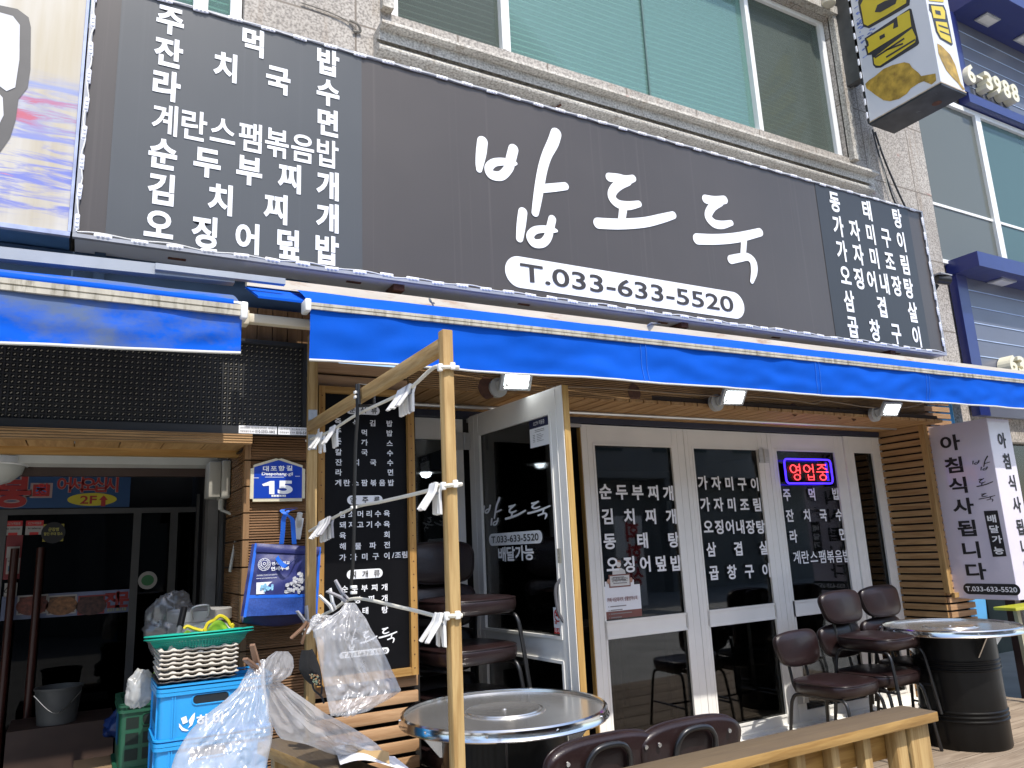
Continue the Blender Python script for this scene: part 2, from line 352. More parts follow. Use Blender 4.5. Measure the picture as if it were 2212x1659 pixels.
LOGO3 = [b_(x) for x in ([(230, 1240, 27), (290, 1250, 28), (346, 1244, 25)], [(320, 1262, 22), (270, 1290, 27), (245, 1345, 27), (280, 1390, 27), (330, 1400, 25), (388, 1388, 17)],
  [(178, 1488, 34), (300, 1490, 32), (430, 1478, 30), (566, 1446, 25)], [(468, 1490, 22), (461, 1600, 21)],
  [(386, 1616, 27), (440, 1605, 26), (490, 1600, 24), (524, 1632, 27), (530, 1691, 25), (516, 1752, 14)])]
def logo_ab(fr):  # strokes -> flat signboard metres
    out = []
    for st in fr:
        q = []
        for x, y, r in st:
            p = P(x*.548611, y*.548611, 3.25); p2 = P(x*.548611, (y+r)*.548611, 3.25); q.append((p.x, p.z, abs(p.z-p2.z)))
        out.append(q)
    return out
L1, L2, L3 = logo_ab(LOGO1), logo_ab(LOGO2), logo_ab(LOGO3)
def bbox(Ls):
    xs = [p[0] for L in Ls for st in L for p in st]; ys = [p[1] for L in Ls for st in L for p in st]; return min(xs), max(xs), min(ys), max(ys)
def put_logo(tx, Ls, a0, b0, a1, b1, d=.003, fat=1.0):
    x0, x1, y0, y1 = bbox(Ls); kx = (a1-a0)/(x1-x0); ky = (b1-b0)/(y1-y0)
    for L in Ls:
        tx.strokes([[(p[0], p[1], p[2]*fat) for p in st] for st in L], lambda x, y: (a0+(x-x0)*kx, b0+(y-y0)*ky), 1, d)
# ================================================================== setting
g = MB(); g.face([(-40, -40, 0), (40, -40, 0), (40, 30, 0), (-40, 30, 0)])
tag(g.obj('street', mat('street_paving', (.42, .41, .38), .85, var=.18, scale=1.5, bs=.3, bscale=60, dirt=((.16, .15, .14), .6, .8))), kind='structure')
dk = MB()
for i in range(24):
    y = 1.62+i*.10; dk.box(.62, 6.6, y, y+.094, .11, .15+.0012*(i % 3))
dk.box(.64, 6.58, 1.64, 4.0, .0, .105)
tag(dk.obj('wooden_deck', Wdeck), kind='structure')
# ================================================================== granite building with the shop front
BL = thing('granite_building', 'pale speckled granite building with green windows and a wood clad shop front', 'building', (3, 4, 0))
GR = granite('granite', (.36, .325, .285), (.47, .43, .38)); GRS = granite('granite_moulding', (.44, .41, .36), (.55, .52, .46), False)
m = MB(); Y0, Y1 = 3.55, 3.8
m.box(.56, 1.345, Y0, Y1, 2.6, 8); m.box(1.345, 5.26, Y0, Y1, 2.6, 4.47); m.box(1.345, 5.26, Y0, Y1, 5.76, 8)
m.box(5.26, 6.33, Y0, Y1, 2.56, 8); m.box(-3, .56, Y0, Y1, 2.6, 3.9); m.box(-3, .56, Y0, Y1, 6.2, 8)
m.obj('wall', GR, BL)
m = MB(); zt = lambda v, y: P(815, v, y).z
pr_ = [(3.56, zt(37, 3.40)), (3.405, zt(37, 3.405)), (3.402, zt(43, 3.402)), (3.455, zt(60, 3.455)), (3.455, zt(83, 3.455)), (3.50, zt(84, 3.5)), (3.50, zt(90, 3.5)), (3.462, zt(92, 3.462)), (3.452, zt(96, 3.452)), (3.455, zt(101, 3.455)), (3.47, zt(106, 3.47)), (3.56, zt(108, 3.47))]
m.hexa([Vector((1.24, y, z)) for y, z in pr_], [Vector((5.40, y, z)) for y, z in pr_])
m.box(1.28, 1.345, 3.50, 3.56, 4.47, 5.8); m.box(5.26, 5.33, 3.50, 3.56, 4.44, 5.8); m.box(1.24, 5.36, 3.48, 3.56, 5.765, 5.84)
m.obj('sill_moulding', GRS, BL)
FRM = mat('white_window_frame', (.78, .78, .76), .35, var=.04)
def blind(par, x0, x1, y, z0, z1, step, name, m_, kink=True):
    b = MB(); n = int((z1-z0)/step); sg = 26
    for i in range(n):
        z = z0+i*step; ph = i*.35
        f = lambda x: z+.006*math.sin(x*3.1+i*.11)+.008*math.sin(x*1.3+2)
        for k in range(sg):
            xa = x0+(x1-x0)*k/sg; xb = x0+(x1-x0)*(k+1)/sg
            b.face([(xa, y, f(xa)), (xb, y, f(xb)), (xb, y+.02, f(xb)+step*.62), (xa, y+.02, f(xa)+step*.62)])
    return b.obj(name, m_, par)
GW = glossmix('green_window_glass', (.80, .94, .89), .0, .03, ((.24, .40, .36), .30), k=.5); GW2 = glossmix('grey_screened_glass', (.76, .81, .77), .0, .12, ((.15, .175, .155), .42), k=.4)
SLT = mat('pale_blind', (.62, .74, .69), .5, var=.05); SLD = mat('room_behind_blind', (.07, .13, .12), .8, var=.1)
def window(x0, x1, z0, z1, mulls, panes, y=3.6, label=None, step=.043):
    b = MB(); fw = .055
    b.box(x0, x1, y, y+.08, z0, z0+fw*.6, .004); b.box(x0, x1, y, y+.08, z1-fw*.7, z1, .004)
    b.box(x0, x0+fw, y, y+.08, z0+fw*.6, z1-fw*.7); b.box(x1-fw, x1, y, y+.08, z0+fw*.6, z1-fw*.7)
    for x in mulls: b.box(x-.035, x-.002, y-.012, y+.07, z0+fw*.6, z1-fw*.7); b.box(x+.002, x+.035, y+.01, y+.07, z0+fw*.6, z1-fw*.7)
    wn = b.obj('window', FRM, BL)
    if label: wn['label'] = label
    xs = [x0+fw]+[x for x in mulls]+[x1-fw]
    for i, pm in enumerate(panes):
        MB().box(xs[i]+(.036 if i else 0), xs[i+1]-(.036 if i < len(panes)-1 else 0), y+.03, y+.036, z0+fw*.6, z1-fw*.7).obj('pane', pm, wn)
    blind(wn, x0+.02, x1-.02, y+.11, z0-.02, z1, step, 'blind', SLT)
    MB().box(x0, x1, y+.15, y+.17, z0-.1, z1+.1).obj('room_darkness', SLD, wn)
window(1.352, 5.252, 4.475, 5.757, [2.12, 4.33], [GW2, GW, GW2])
window(-2.2, .555, 3.93, 6.15, [.36], [GW, GW])
for x in (3.27,): MB().bar((x, 3.625, 4.51), (x, 3.625, 5.72), .012, .01, (0, 1, 0)).obj('window_joint', mat('dark_seal', (.08, .14, .13), .5), BL)
# iron pegs and a scar in the stone
for u, v in ((702, 170), (1190, 240), (1430, 300), (1830, 375)):
    p = P(u, v, 3.545); MB().tube([p, p+Vector((.03, -.07, .012))], .007, 7).obj('iron_peg', RUSTD, BL)
p = P(770, 50, 3.545); q = MB(); q.tube(spline([p+Vector((-.30, -.004, .02)), p+Vector((-.15, -.006, .012)), p+Vector((-.05, -.006, -.01)), p+Vector((.0, -.008, -.05))], 5), .0035, 6); q.tube(spline([p+Vector((-.04, -.006, 0)), p+Vector((.0, -.02, -.02)), p+Vector((.02, -.006, -.05)), p+Vector((-.02, -.006, -.06))], 5), .007, 6)
q.obj('stone_scar', mat('old_mortar', (.20, .18, .15), .8, var=.3, scale=25), BL, smooth=True)
t = TX((0, 3.549, 0)); poly_ = [(676, 148), (684, 150), (690, 165), (700, 160), (716, 168), (708, 176), (702, 185), (696, 172), (688, 168), (682, 176), (680, 160)]
t.poly([t.px(u, v) for u, v in poly_], .001); t.obj('paint_mark', mat('red_paint_mark', (.30, .045, .03), .7, var=.5, scale=60), BL)
# soffit, fascia beam, upper strip
zs = 2.30; s = MB(); x = .86
while x < 5.72:
    s.box(x, x+.095, 3.46, 3.99, zs, zs+.02); x += .105
s.obj('soffit', Wsof, BL)
MB().box(.86, 5.74, 3.47, 3.99, zs+.022, zs+.05).obj('soffit_backing', mat('dark_gap', (.03, .018, .01), .9), BL)
bm_ = MB(); bm_.hexa([Vector(p) for p in ((1.36, 3.42, 2.30), (5.74, 3.56, 2.33), (5.74, 3.60, 2.33), (1.36, 3.46, 2.30))], [Vector(p) for p in ((1.36, 3.42, 2.47), (5.74, 3.56, 2.50), (5.74, 3.60, 2.50), (1.36, 3.46, 2.47))])
fb = bm_.obj('fascia_beam', Wbeam, BL)
KN = mat('brown_mark', (.085, .035, .018), .7, var=.35, scale=30)
for u, v, r in ((1052, 838, .052), (1370, 848, .045), (1555, 868, .040), (1715, 885, .040), (1812, 893, .036), (1843, 898, .034)):
    y = 3.42+(P(u, v, 3.45).x-1.36)*.032-.002; p = P(u, v, y); t = TX((0, y, 0)); n = 18
    t.poly([(p.x+r*(1+.12*noise.noise((k*.9, u, 0)))*math.cos(k*2*math.pi/n), p.z+r*1.15*(1+.15*noise.noise((k*.9, u, 5)))*math.sin(k*2*math.pi/n)) for k in range(n)], .002)
    t.obj('beam_mark', KN, fb)
MB().box(.9, 5.9, 3.50, 3.54, 2.46, 2.80).obj('upper_fascia', mat('black_fascia', (.014, .014, .016), .5, var=.3, scale=2), BL)
cr = MB(); cr.tube([(1.37, 3.78, 2.284), (5.70, 3.80, 2.30)], .011, 8); cr.obj('curtain_rail', ALU, BL, smooth=True)
dh = MB(); dh.box(1.40, 5.80, 3.97, 4.05, 2.262, 2.298); dh.obj('door_head', mat('dark_track', (.03, .035, .06), .5), BL)
dh = MB(); dh.box(1.95, 2.76, 3.985, 4.0, 2.235, 2.258); dh.obj('door_track', ALU, BL)
sl = MB(); sl.box(1.40, 5.80, 3.90, 4.10, .15, .215); sl.box(1.40, 5.80, 3.965, 4.08, .215, .235); sl.obj('threshold', WHITE, BL)
# plank cladding of the pillar, front and entrance side
pf = MB(); ps = MB(); z = .02; zz = []
while z < 1.99: zz.append(z); z += .112
for i, z in enumerate(zz):
    pf.box(.618, .90, 3.405+.003*(i % 2), 3.44, z, z+.106); ps.box(.600, .625+.002*(i % 2), 3.44, 3.86, z, z+.106)
pf.obj('pillar_cladding', Wpil, BL); ps.obj('pillar_side_cladding', wood('wood_cladding_side', (.25, .13, .055), (.16, .08, .03), 'y', ridge=28, sc=.8), BL)
t = MB()
for i, z in enumerate(zz): t.box(.597, .622, 3.398, 3.440, z, z+.106)
t.obj('corner_trim', Wpilt, BL)
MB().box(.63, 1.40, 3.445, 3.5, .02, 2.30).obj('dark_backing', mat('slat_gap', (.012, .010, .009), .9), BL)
# slats under and above the menu board
s = MB(); z = .17; i = 0
while z < .96:
    s.box(.90, 1.372, 3.395, 3.418, z, z+.048, .002); z += .068; i += 1
s2 = MB()
for z in (2.273, 2.335, 2.40): s2.box(.90, 1.35, 3.41, 3.43, z, z+.05)
s2.obj('slatted_strip', Wslat, BL)
s.obj('slatted_wall', Wslat, BL, smooth=True)
# right hand slatted return wall and its front
s = MB(); z = .24; XR = 5.74
f = MB()
while z < 2.27:
    s.box(XR-.018, XR, 3.625, 3.985, z, z+.040)
    f.box(XR, 6.06, 3.605, 3.623, z, z+.040); z += .0545
s.obj('slatted_side_wall', Wslaty, BL); f.obj('slatted_front_wall', Wslat, BL)
f = MB()
for z in (2.31, 2.365, 2.42, 2.475): f.box(5.60, 6.14, 3.600, 3.62, z, z+.038)
f.obj('slatted_upper_wall', Wslat, BL)
bk = MB(); bk.box(XR+.004, XR+.03, 3.65, 3.98, .16, 2.29); bk.box(XR+.03, 6.0, 3.70, 3.72, .16, 2.5); bk.obj('slat_backing', mat('slat_gap_right', (.02, .015, .011), .9), BL)
c = MB(); c.box(XR-.022, XR+.024, 3.58, 3.625, 1.02, 2.30); c.box(XR+.026, 5.86, 3.575, 3.60, .985, 1.02); c.obj('corner_post', wood('wood_corner', (.52, .33, .13), (.38, .22, .08), 'z'), BL)
b = MB(); b.box(XR-.02, XR+.0, 3.60, 3.985, .15, .235); b.box(XR-.02, 6.06, 3.585, 3.60, .15, .235); b.obj('skirting', mat('pale_skirting', (.55, .48, .38), .6), BL)
# shop room behind the glass
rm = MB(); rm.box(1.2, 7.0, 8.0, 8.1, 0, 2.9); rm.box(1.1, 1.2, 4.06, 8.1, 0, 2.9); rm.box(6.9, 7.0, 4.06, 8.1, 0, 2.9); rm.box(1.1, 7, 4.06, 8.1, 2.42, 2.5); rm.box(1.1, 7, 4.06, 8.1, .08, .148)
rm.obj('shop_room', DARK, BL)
# folding doors -------------------------------------------------------
def leaf(name, o, r, W, z0, z1, stL, stR, gt, gm0, gm1, gb, label=None, bottom_glass=True, th=.042, edge=None):
    """door leaf built from hinge o along r; gt glass top, gm1/gm0 mid rail top/bottom, gb lower glass bottom"""
    r = Vector(r).normalized(); n = Vector((r.y, -r.x, 0))  # n faces the street for r=+x
    M = Matrix((r, -n, (0, 0, 1))).transposed().to_4x4(); M.translation = Vector(o)
    b = MB(); B = lambda x0, x1, za, zb, y0=0, y1=th, bev=0: b.box(x0, x1, y0, y1, za, zb, bev)
    B(0, stL, z0, z1); B(W-stR, W, z0, z1)
    B(stL, W-stR, gt, z1, .002, th-.002); B(stL, W-stR, gm0, gm1, .002, th-.002); B(stL, W-stR, z0, gb, .002, th-.002)
    for za, zb in ((gm1, gt), (gb, gm0)):  # glazing beads
        k = .014
        B(stL, stL+k, za, zb, -.004, .012); B(W-stR-k, W-stR, za, zb, -.004, .012); B(stL+k, W-stR-k, zb-k, zb, -.004, .012); B(stL+k, W-stR-k, za, za+k, -.004, .012)
    for xx in (stL*.55, W-stR*.55): b.box(xx-.002, xx+.002, -.002, .0, z0+.01, z1-.01)
    d = b.xf(M).obj(name, WHITE, BL)
    if label: d['label'] = label
    MB().box(stL, W-stR, .018, .023, gm1, gt).xf(M).obj('pane', GLASS, d); MB().box(stL, W-stR, .018, .023, gb, gm0).xf(M).obj('pane', GLASS, d)
    if edge == 'L': MB().box(-.006, .0, .004, th-.004, z0, z1).xf(M).obj('wooden_edge', Wdoor, d)
    if edge == 'R': MB().box(W, W+.006, .004, th-.004, z0, z1).xf(M).obj('wooden_edge', Wdoor, d)
    return d, TX(Vector(o)+n*(-.016), r, (0, 0, 1), n), M
zB, zT = .235, 2.255; GT, GM0, GM1, GB = 2.137, 1.036, .928, .285
D1, X1, M1 = leaf('folding_door', (2.752, 3.985, 0), (1, .012, 0), .862, zB, zT, .085, .105, GT, GM0, GM1, GB, 'white folding door leaf lettered with stews, with bare wood edge', edge='L')
D2, X2, M2 = leaf('folding_door', (3.618, 3.995, 0), (1, .004, 0), .815, zB, zT, .065, .10, GT, GM0, GM1, GB)
D3, X3, M3 = leaf('folding_door', (4.437, 3.998, 0), (1, .0, 0), .845, zB, zT, .068, .10, GT, GM0, GM1, GB, 'white folding door leaf with the neon sign')
D4, X4, M4 = leaf('folding_door', (5.286, 3.985, 0), (1, .0, 0), .485, zB, zT, .085, .14, GT, GM0, GM1, GB, 'narrow white folding door leaf beside the slatted wall')
D0, X0, M0 = leaf('folding_door', (1.30, 4.0, 0), (1, .0, 0), .625, zB, zT, .10, .10, 2.145, .845, .95, .34, 'white door leaf behind the stacked chairs')
DO, XO, MO = leaf('open_door', (1.955, 3.985, 0), (.045, -.935, 0), .945, zB, 2.266, .110, .105, 2.153, .978, 1.072, .34, 'white door leaf swung open towards the street', edge='R')
HG = mat('hinge_metal', (.60, .59, .56), .35, .5)
for dd, uvs, y in ((DO, ((1003, 953),), 3.97), (D3, ((1651, 985), (1735, 1503)), 3.98)):
    for u, v in uvs:
        p = P(u, v, y); h = MB(); h.box(p.x-.052, p.x-.006, y, y+.006, p.z-.05, p.z+.05); h.box(p.x+.006, p.x+.052, y, y+.006, p.z-.05, p.z+.05); h.tube([p+Vector((0, -.002, -.05)), p+Vector((0, -.002, .05))], .008, 8)
        for a in (-.04, -.018, .018, .04):
            for bz in (-.032, .0, .032): h.tube([p+Vector((a*.75+(.01 if a > 0 else -.01), .001, bz)), p+Vector((a*.75+(.01 if a > 0 else -.01), -.003, bz))], .004, 6)
        h.obj('hinge', HG, dd)
hn = MB(); pr = [PN(u, v, XO.o, XO.n) for u, v in ((1217, 1243), (1213, 1265), (1214, 1290), (1219, 1325), (1223, 1350))]
nO = XO.n; hn.tube(spline([pr[0]-nO*.0, pr[1]+nO*.03, pr[2]+nO*.035, pr[3]+nO*.03, pr[4]-nO*.0], 5), .008, 8); hn.obj('handle', mat('grey_handle', (.10, .10, .11), .4), DO, smooth=True)
# lettering on the glass ----------------------------------------------
zd = T(2200, 1600, 1.58)
def rows(par, tx, L, tile, w, h, off=.03):
    for text, a, b in L:
        q = TX(tx.o, tx.r, tx.up, tx.n); q.row(text, tx.px(*tile(*a)), tx.px(*tile(*b)), w, h, off if len(text) < 7 else .012, .009); q.obj('lettering', VINYLG, par)
rows(D1, X1, [('순두부찌개', (285, 530), (675, 540)), ('김치찌개', (297, 685), (693, 685)), ('동태탕', (312, 838), (710, 830)), ('오징어덮밥', (330, 985), (725, 975))], zd, .094, .099)
rows(D2, X2, [('가자미구이', (890, 475), (1213, 485)), ('가자미조림', (905, 610), (1228, 612)), ('오징어내장탕', (925, 750), (1250, 750)), ('삼겹살', (943, 890), (1270, 880)), ('곱창구이', (960, 1035), (1285, 1020))], zd, .085, .096)
rows(D3, X3, [('주먹밥', (1413, 550), (1718, 545)), ('잔치국수', (1432, 680), (1738, 675)), ('라면', (1455, 808), (1760, 795)), ('계란스팸볶음밥', (1475, 940), (1785, 930))], zd, .078, .093)
zaT = T(1600, 1500, 2.765); zbT = T(1550, 2050, 2.765)
a0, b0 = XO.px(*zaT(850, 1540)); a1, b1 = XO.px(*zaT(1010, 1215)); put_logo(XO, [L1], a0, b0-.02, a1+.02, b1-.03, fat=.9)
a0, b0 = XO.px(*zaT(1090, 1500)); a1, b1 = XO.px(*zaT(1297, 1290)); put_logo(XO, [L2], a0, b0-.0, a1, b1-.02, fat=.9)
a0, b0 = XO.px(*zaT(1340, 1540)); a1, b1 = XO.px(*zaT(1560, 1230)); put_logo(XO, [L3], a0, b0+.01, a1, b1-.03, fat=.9)
a0, b0 = XO.px(*zbT(1045, 240)); a1, b1 = XO.px(*zbT(1622, 140)); bc = (b0+b1)/2; XO.cap(a0, bc-.032, a1, bc+.032)
rows(DO, XO, [("배달가능", (1195, 365), (1490, 345))], zbT, .085, .075); XO.obj('logo_lettering', VINYLG, DO)
ph = TX(XO.o, XO.r, (0, 0, 1), XO.n); ph.fit('T.033-633-5520', a0+.03, bc-.018, a1-.03, bc+.018, .012, .006); ph.obj('phone_lettering', INK, DO)
# ================================================================== neighbours
RB = thing('blue_clad_building', 'neighbouring building with navy portal frame and grooved slate blue cladding', 'building', (8, 4, 0))
NAVY = mat('navy_panel', (.012, .022, .14), .35, var=.06, coat=.3); CLAD = mat('slate_cladding', (.115, .125, .165), .38, var=.08, scale=2, coat=.2); GRV = mat('groove_line', (.42, .52, .70), .4)
MB().box(6.34, 12, 3.62, 3.9, 2.2, 8).obj('wall', granite('granite_neighbour', (.42, .38, .33), (.52, .47, .42), False), RB)
m = MB(); m.box(6.44, 12, 3.32, 3.60, 3.635, 3.765); m.box(6.45, 6.60, 3.53, 3.60, 2.4, 3.633); m.obj('portal_frame', NAVY, RB)
m = MB(); m.box(6.60, 12, 3.555, 3.60, 2.4, 3.633); m.obj('cladding', CLAD, RB)
m = MB(); 
for z in (3.518, 3.366, 3.218, 3.069, 2.92, 2.77): m.box(6.60, 12, 3.549, 3.554, z, z+.007)
m.obj('cladding_groove', GRV, RB)
m = MB(); m.box(7.19, 13, 3.555, 3.60, 5.56, 6.43); m.obj('cladding', CLAD, RB)
m = MB()
for z in (6.31, 6.155, 6.0, 5.845, 5.69): m.box(7.19, 13, 3.549, 3.554, z, z+.006)
m.obj('cladding_groove', GRV, RB)
m = MB(); m.box(7.15, 13, 3.50, 3.60, 5.46, 5.558); m.box(7.15, 13, 3.15, 3.60, 6.432, 6.60); m.box(7.04, 7.19, 3.50, 3.6, 5.56, 6.43); m.obj('portal_frame', NAVY, RB)
SO = mat('canopy_lamp_glass', (.75, .73, .68), .3)
for x, y, z in ((6.95, 3.42, 3.634), (7.45, 3.34, 6.431), (8.15, 3.34, 6.431)):
    l = MB().box(x, x+.24, y, y+.13, z-.012, z-.001).obj('canopy_lamp', ALU, RB); MB().box(x+.02, x+.22, y+.02, y+.11, z-.016, z-.013).obj('diffuser', SO, l)
m = MB(); wx = ((6.165, 7.33), (7.42, 9.0))
m.box(6.13, 6.20, 3.56, 3.62, 3.74, 5.44); m.box(7.33, 7.42, 3.57, 3.62, 3.77, 5.40); m.box(6.2, 9, 3.57, 3.62, 5.40, 5.45); m.box(6.2, 9, 3.57, 3.62, 3.74, 3.775)
wn = m.obj('window', FRM, RB)
for (x0, x1), pm in zip(wx, (glossmix('grey_window_glass', (.5, .55, .52), .06, .04, ((.22, .24, .22), .5)), glossmix('teal_window_glass', (.45, .6, .58), .05, .04, ((.14, .24, .24), .5)))):
    MB().box(x0+.03, x1, 3.60, 3.606, 3.775, 5.40).obj('pane', pm, wn)
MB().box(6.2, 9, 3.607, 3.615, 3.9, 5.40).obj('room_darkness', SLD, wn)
m = MB(); m.box(6.2, 9, 3.590, 3.60, 4.30, 4.325); m.obj('window_rail', FRM, wn)
m = MB(); m.box(6.7, 6.78, 3.66, 3.74, .1, 2.62); m.box(7.0, 7.05, 3.66, 3.74, .1, 2.62); m.box(6.72, 12, 3.66, 3.74, 2.50, 2.62); m.box(7.9, 8.0, 3.66, 3.74, .1, 2.5)
m.obj('entrance_frame', mat('dark_bronze', (.045, .03, .03), .4), RB); MB().box(6.78, 12, 3.70, 3.705, .1, 2.5).obj('entrance_glass', glossmix('neighbour_glass', (.45, .52, .50), .03, .03), RB)
MB().box(6.7, 12, 5.6, 5.7, .0, 2.6).obj('entrance_room', mat('neighbour_room', (.10, .12, .11), .8, var=.4, scale=1.2), RB)
NUM = mat('cream_channel_letter', (.72, .68, .52), .4, var=.04); NUMF = mat('cream_letter_face', (.74, .70, .55), .35, var=.03)
def channel(txt, xs, z0, z1, w, y, dep):
    for ch, x in zip(txt, xs):
        V, Fs, x0, x1, y0, y1 = glyph(ch, .03); hh = z1-z0
        if ch == '-': kx = w*.8/(x1-x0); kz = hh*.12/(y1-y0); oz = z0+hh*.42
        else: kx = w/(x1-x0); kz = hh/(y1-y0); oz = z0
        m = MB(); vs = [m.b.verts.new((x+(v[0]-x0)*kx, y, oz+(v[1]-y0)*kz)) for v in V]
        for f in Fs:
            try: m.b.faces.new([vs[i] for i in f])
            except ValueError: pass
        r = bmesh.ops.extrude_face_region(m.b, geom=m.b.faces[:]); bmesh.ops.translate(m.b, vec=(0, -dep, 0), verts=[e for e in r['geom'] if isinstance(e, bmesh.types.BMVert)])
        m.obj('channel_numeral', NUM, RB)
channel('6-3988', (7.10, 7.255, 7.395, 7.55, 7.705, 7.86), 5.635, 5.835, .125, 3.548, .10)
channel('633', (6.86, 6.99, 7.12), 2.775, 2.93, .11, 3.548, .11)
# left entrance of the upstairs restaurant
LB = thing('restaurant_entrance', 'dark recessed entrance with glass doors under a wooden soffit', 'building', (-.5, 5, 0))
CEIL = mat('dull_ceiling', (.30, .29, .26), .8, var=.1); DKW = mat('dark_timber', (.05, .028, .02), .6, var=.2)
s = MB(); x = -2.6
while x < .60:
    s.box(x, x+.155, 3.26, 3.60, 1.985, 2.01); x += .16
s.obj('soffit', Wsof, LB); MB().box(-2.6, .60, 3.255, 3.30, 1.972, 2.012).obj('soffit_trim', Wbeam, LB)
MB().box(-2.6, .60, 3.57, 3.61, 1.955, 2.0).obj('soffit_edge', Wfrx, LB)
MB().box(-2.6, .62, 3.90, 4.05, P(200, 1002, 3.9).z, 2.14).obj('shutter_box', mat('pale_beam', (.55, .54, .49), .7, var=.08), LB); MB().box(-2.6, .62, 4.05, 5.3, 2.10, 2.2).obj('ceiling', CEIL, LB)
m = MB(); m.box(-2.6, .62, 4.055, 4.09, P(200, 1028, 4.05).z, 2.0); m.hexa([Vector(p) for p in ((.05, 4.1, 2.03), (.15, 4.1, 2.03), (.42, 5.1, 2.03), (.32, 5.1, 2.03))], [Vector(p) for p in ((.05, 4.1, 2.1), (.15, 4.1, 2.1), (.42, 5.1, 2.1), (.32, 5.1, 2.1))]); m.box(.50, .60, 3.9, 5.2, 2.03, 2.10)
m.obj('ceiling_beam', DKW, LB)
m = MB(); m.box(-2.6, .75, 5.45, 5.55, 0, 2.2); m.box(.63, .70, 3.87, 5.5, 0, 2.2); m.box(-2.65, -2.6, 3.3, 5.5, 0, 2.2); m.obj('inner_wall', mat('black_wall', (.012, .011, .011), .5, var=.3), LB)
m = MB(); m.box(-2.6, .62, 3.45, 5.45, .0, .02); m.obj('entrance_floor', mat('dark_tile', (.05, .045, .04), .6), LB)
fr = MB(); yD = 5.0
for u in (0, 292, 372): p = P(u, 1200, yD).x; fr.box(p-.02, p+.02, yD-.02, yD+.03, .02, 1.80)
fr.box(-2.6, .62, yD-.02, yD+.03, 1.80, 1.83); df = fr.obj('door_frame', mat('dull_aluminium', (.10, .098, .095), .4, .3), LB)
MB().box(-2.6, .60, yD, yD+.006, .03, 1.80).obj('door_glass', glossmix('dark_door_glass', (.10, .10, .10), .0, k=.42), df)
for u in (18, 75): pl = P(u, 1350, 4.93); q = P(u-40 if u > 50 else -30, 1640, 4.93); MB().tube([(pl.x, 4.93, 1.62), (pl.x, 4.93, .55)], .02, 12).obj('pull_handle', mat('red_brown_timber', (.05, .014, .009), .35), df, smooth=True)
m = MB(); m.box(.58, .628, 4.30, 4.42, .02, 1.9); m.obj('tiled_pilaster', mat('pale_tile', (.22, .21, .20), .35, var=.2, scale=9), LB)
m = MB(); m.box(.595, .61, 4.0, 4.03, .02, 1.9); m.box(.595, .61, 4.6, 4.63, .02, 1.9); m.box(.595, .61, 4.9, 4.93, .02, 1.9); m.obj('side_frame', mat('dull_aluminium_side', (.09, .087, .083), .4, .3), LB)
# ================================================================== signs
YS = 3.25
def streaky(name, col, streak=.5, rough=.33):
    m, t, p = new(name); v = coords(t)
    c = ramp(t, noi(t, v, 1.1, 3), [(.3, mul(col, .9)), (.7, mul(col, 1.1))])
    st = noi(t, coords(t, (30, 1, .25)), 1.3, 3, .6)
    c = mixc(t, ramp(t, st, [(.60, (0, 0, 0)), (.74, (streak, streak, streak))]), c, mul(col, 1.5))
    t.links.new(c, p.inputs['Base Color']); p.inputs['Roughness'].default_value = rough; p.inputs['Specular IOR Level'].default_value = .45
    bump(t, p, noi(t, coords(t, (6, 1, .6)), 1.2, 3), .12, .01); return m
SG = thing('signboard', 'huge dark grey signboard of the rice shop spanning the facade above the blue awning', 'sign', (2.75, 3.5, 2.766))
BODY = mat('pale_steel_casing', (.60, .63, .68), .3, .2, var=.1, scale=1.5, dirt=((.25, .24, .22), .68, 3))
m = MB(); m.box(-.092, 5.605, YS+.012, 3.548, 2.766, 3.928); m.obj('casing', BODY, SG)
m = MB(); m.box(-.085, 5.598, YS, YS+.010, 2.783, 3.922); m.obj('panel', streaky('dark_brown_sheet', (.070, .061, .056)), SG)
m = MB(); m.box(.012, 1.072, YS-.003, YS-.0005, 2.786, 3.920); m.obj('menu_sheet', streaky('blue_grey_sheet', (.072, .077, .081), .2), SG)
m = MB(); m.box(4.378, 5.43, YS-.003, YS-.0005, 2.786, 3.920); m.obj('menu_sheet', streaky('charcoal_sheet', (.037, .038, .039), .2), SG)
m = MB()
for za, zb in ((2.766, 2.782), (3.9225, 3.934)): m.box(-.1, 5.612, YS-.012, YS+.011, za, zb)
for xa, xb in ((-.1, -.086), (5.598, 5.612)): m.box(xa, xb, YS-.012, YS+.011, 2.7825, 3.922)
m.obj('edge_trim', mat('worn_grey_trim', (.34, .35, .38), .4, .2, var=.15), SG)
W_, H_ = .128, .115; XL, XRr = .204, .905
Zs = [3.837-i*(3.837-2.870)/6 for i in range(7)]
for s_, z in zip(('주먹밥', '잔치국수', '라면', '계란스팸볶음밥', '순두부찌개', '김치찌개', '오징어덮밥'), Zs):
    t = TX((0, YS-.003, 0)); t.row(s_, (XL, z), (XRr, z), W_*(.84 if len(s_) < 7 else .80), H_*1.24, .035 if len(s_) < 7 else .018); t.obj('menu_lettering', VINYLW, SG)
Zs = [3.817-i*(3.817-2.884)/5 for i in range(6)]
for s_, z in zip(('동태탕', '가자미구이', '가자미조림', '오징어내장탕', '삼겹살', '곱창구이'), Zs):
    t = TX((0, YS-.003, 0)); t.row(s_, (4.566, z), (5.279, z), .106, .158, .03); t.obj('menu_lettering', VINYLW, SG)
t = TX((0, YS, 0)); 
for L in (L1, L2, L3): t.strokes(L, lambda x, y: (x, y), 1, .003)
t.cap(1.835, 2.822, 3.54, 2.996, .003); t.obj('brush_lettering', VINYLW, SG)
t = TX((0, YS, 0)); t.fit('T.033-633-5520', 1.925, 2.860, 3.445, 2.962, .012, .006); t.obj('phone_lettering', mat('brown_ink', (.040, .034, .032), .45), SG)
m = MB()
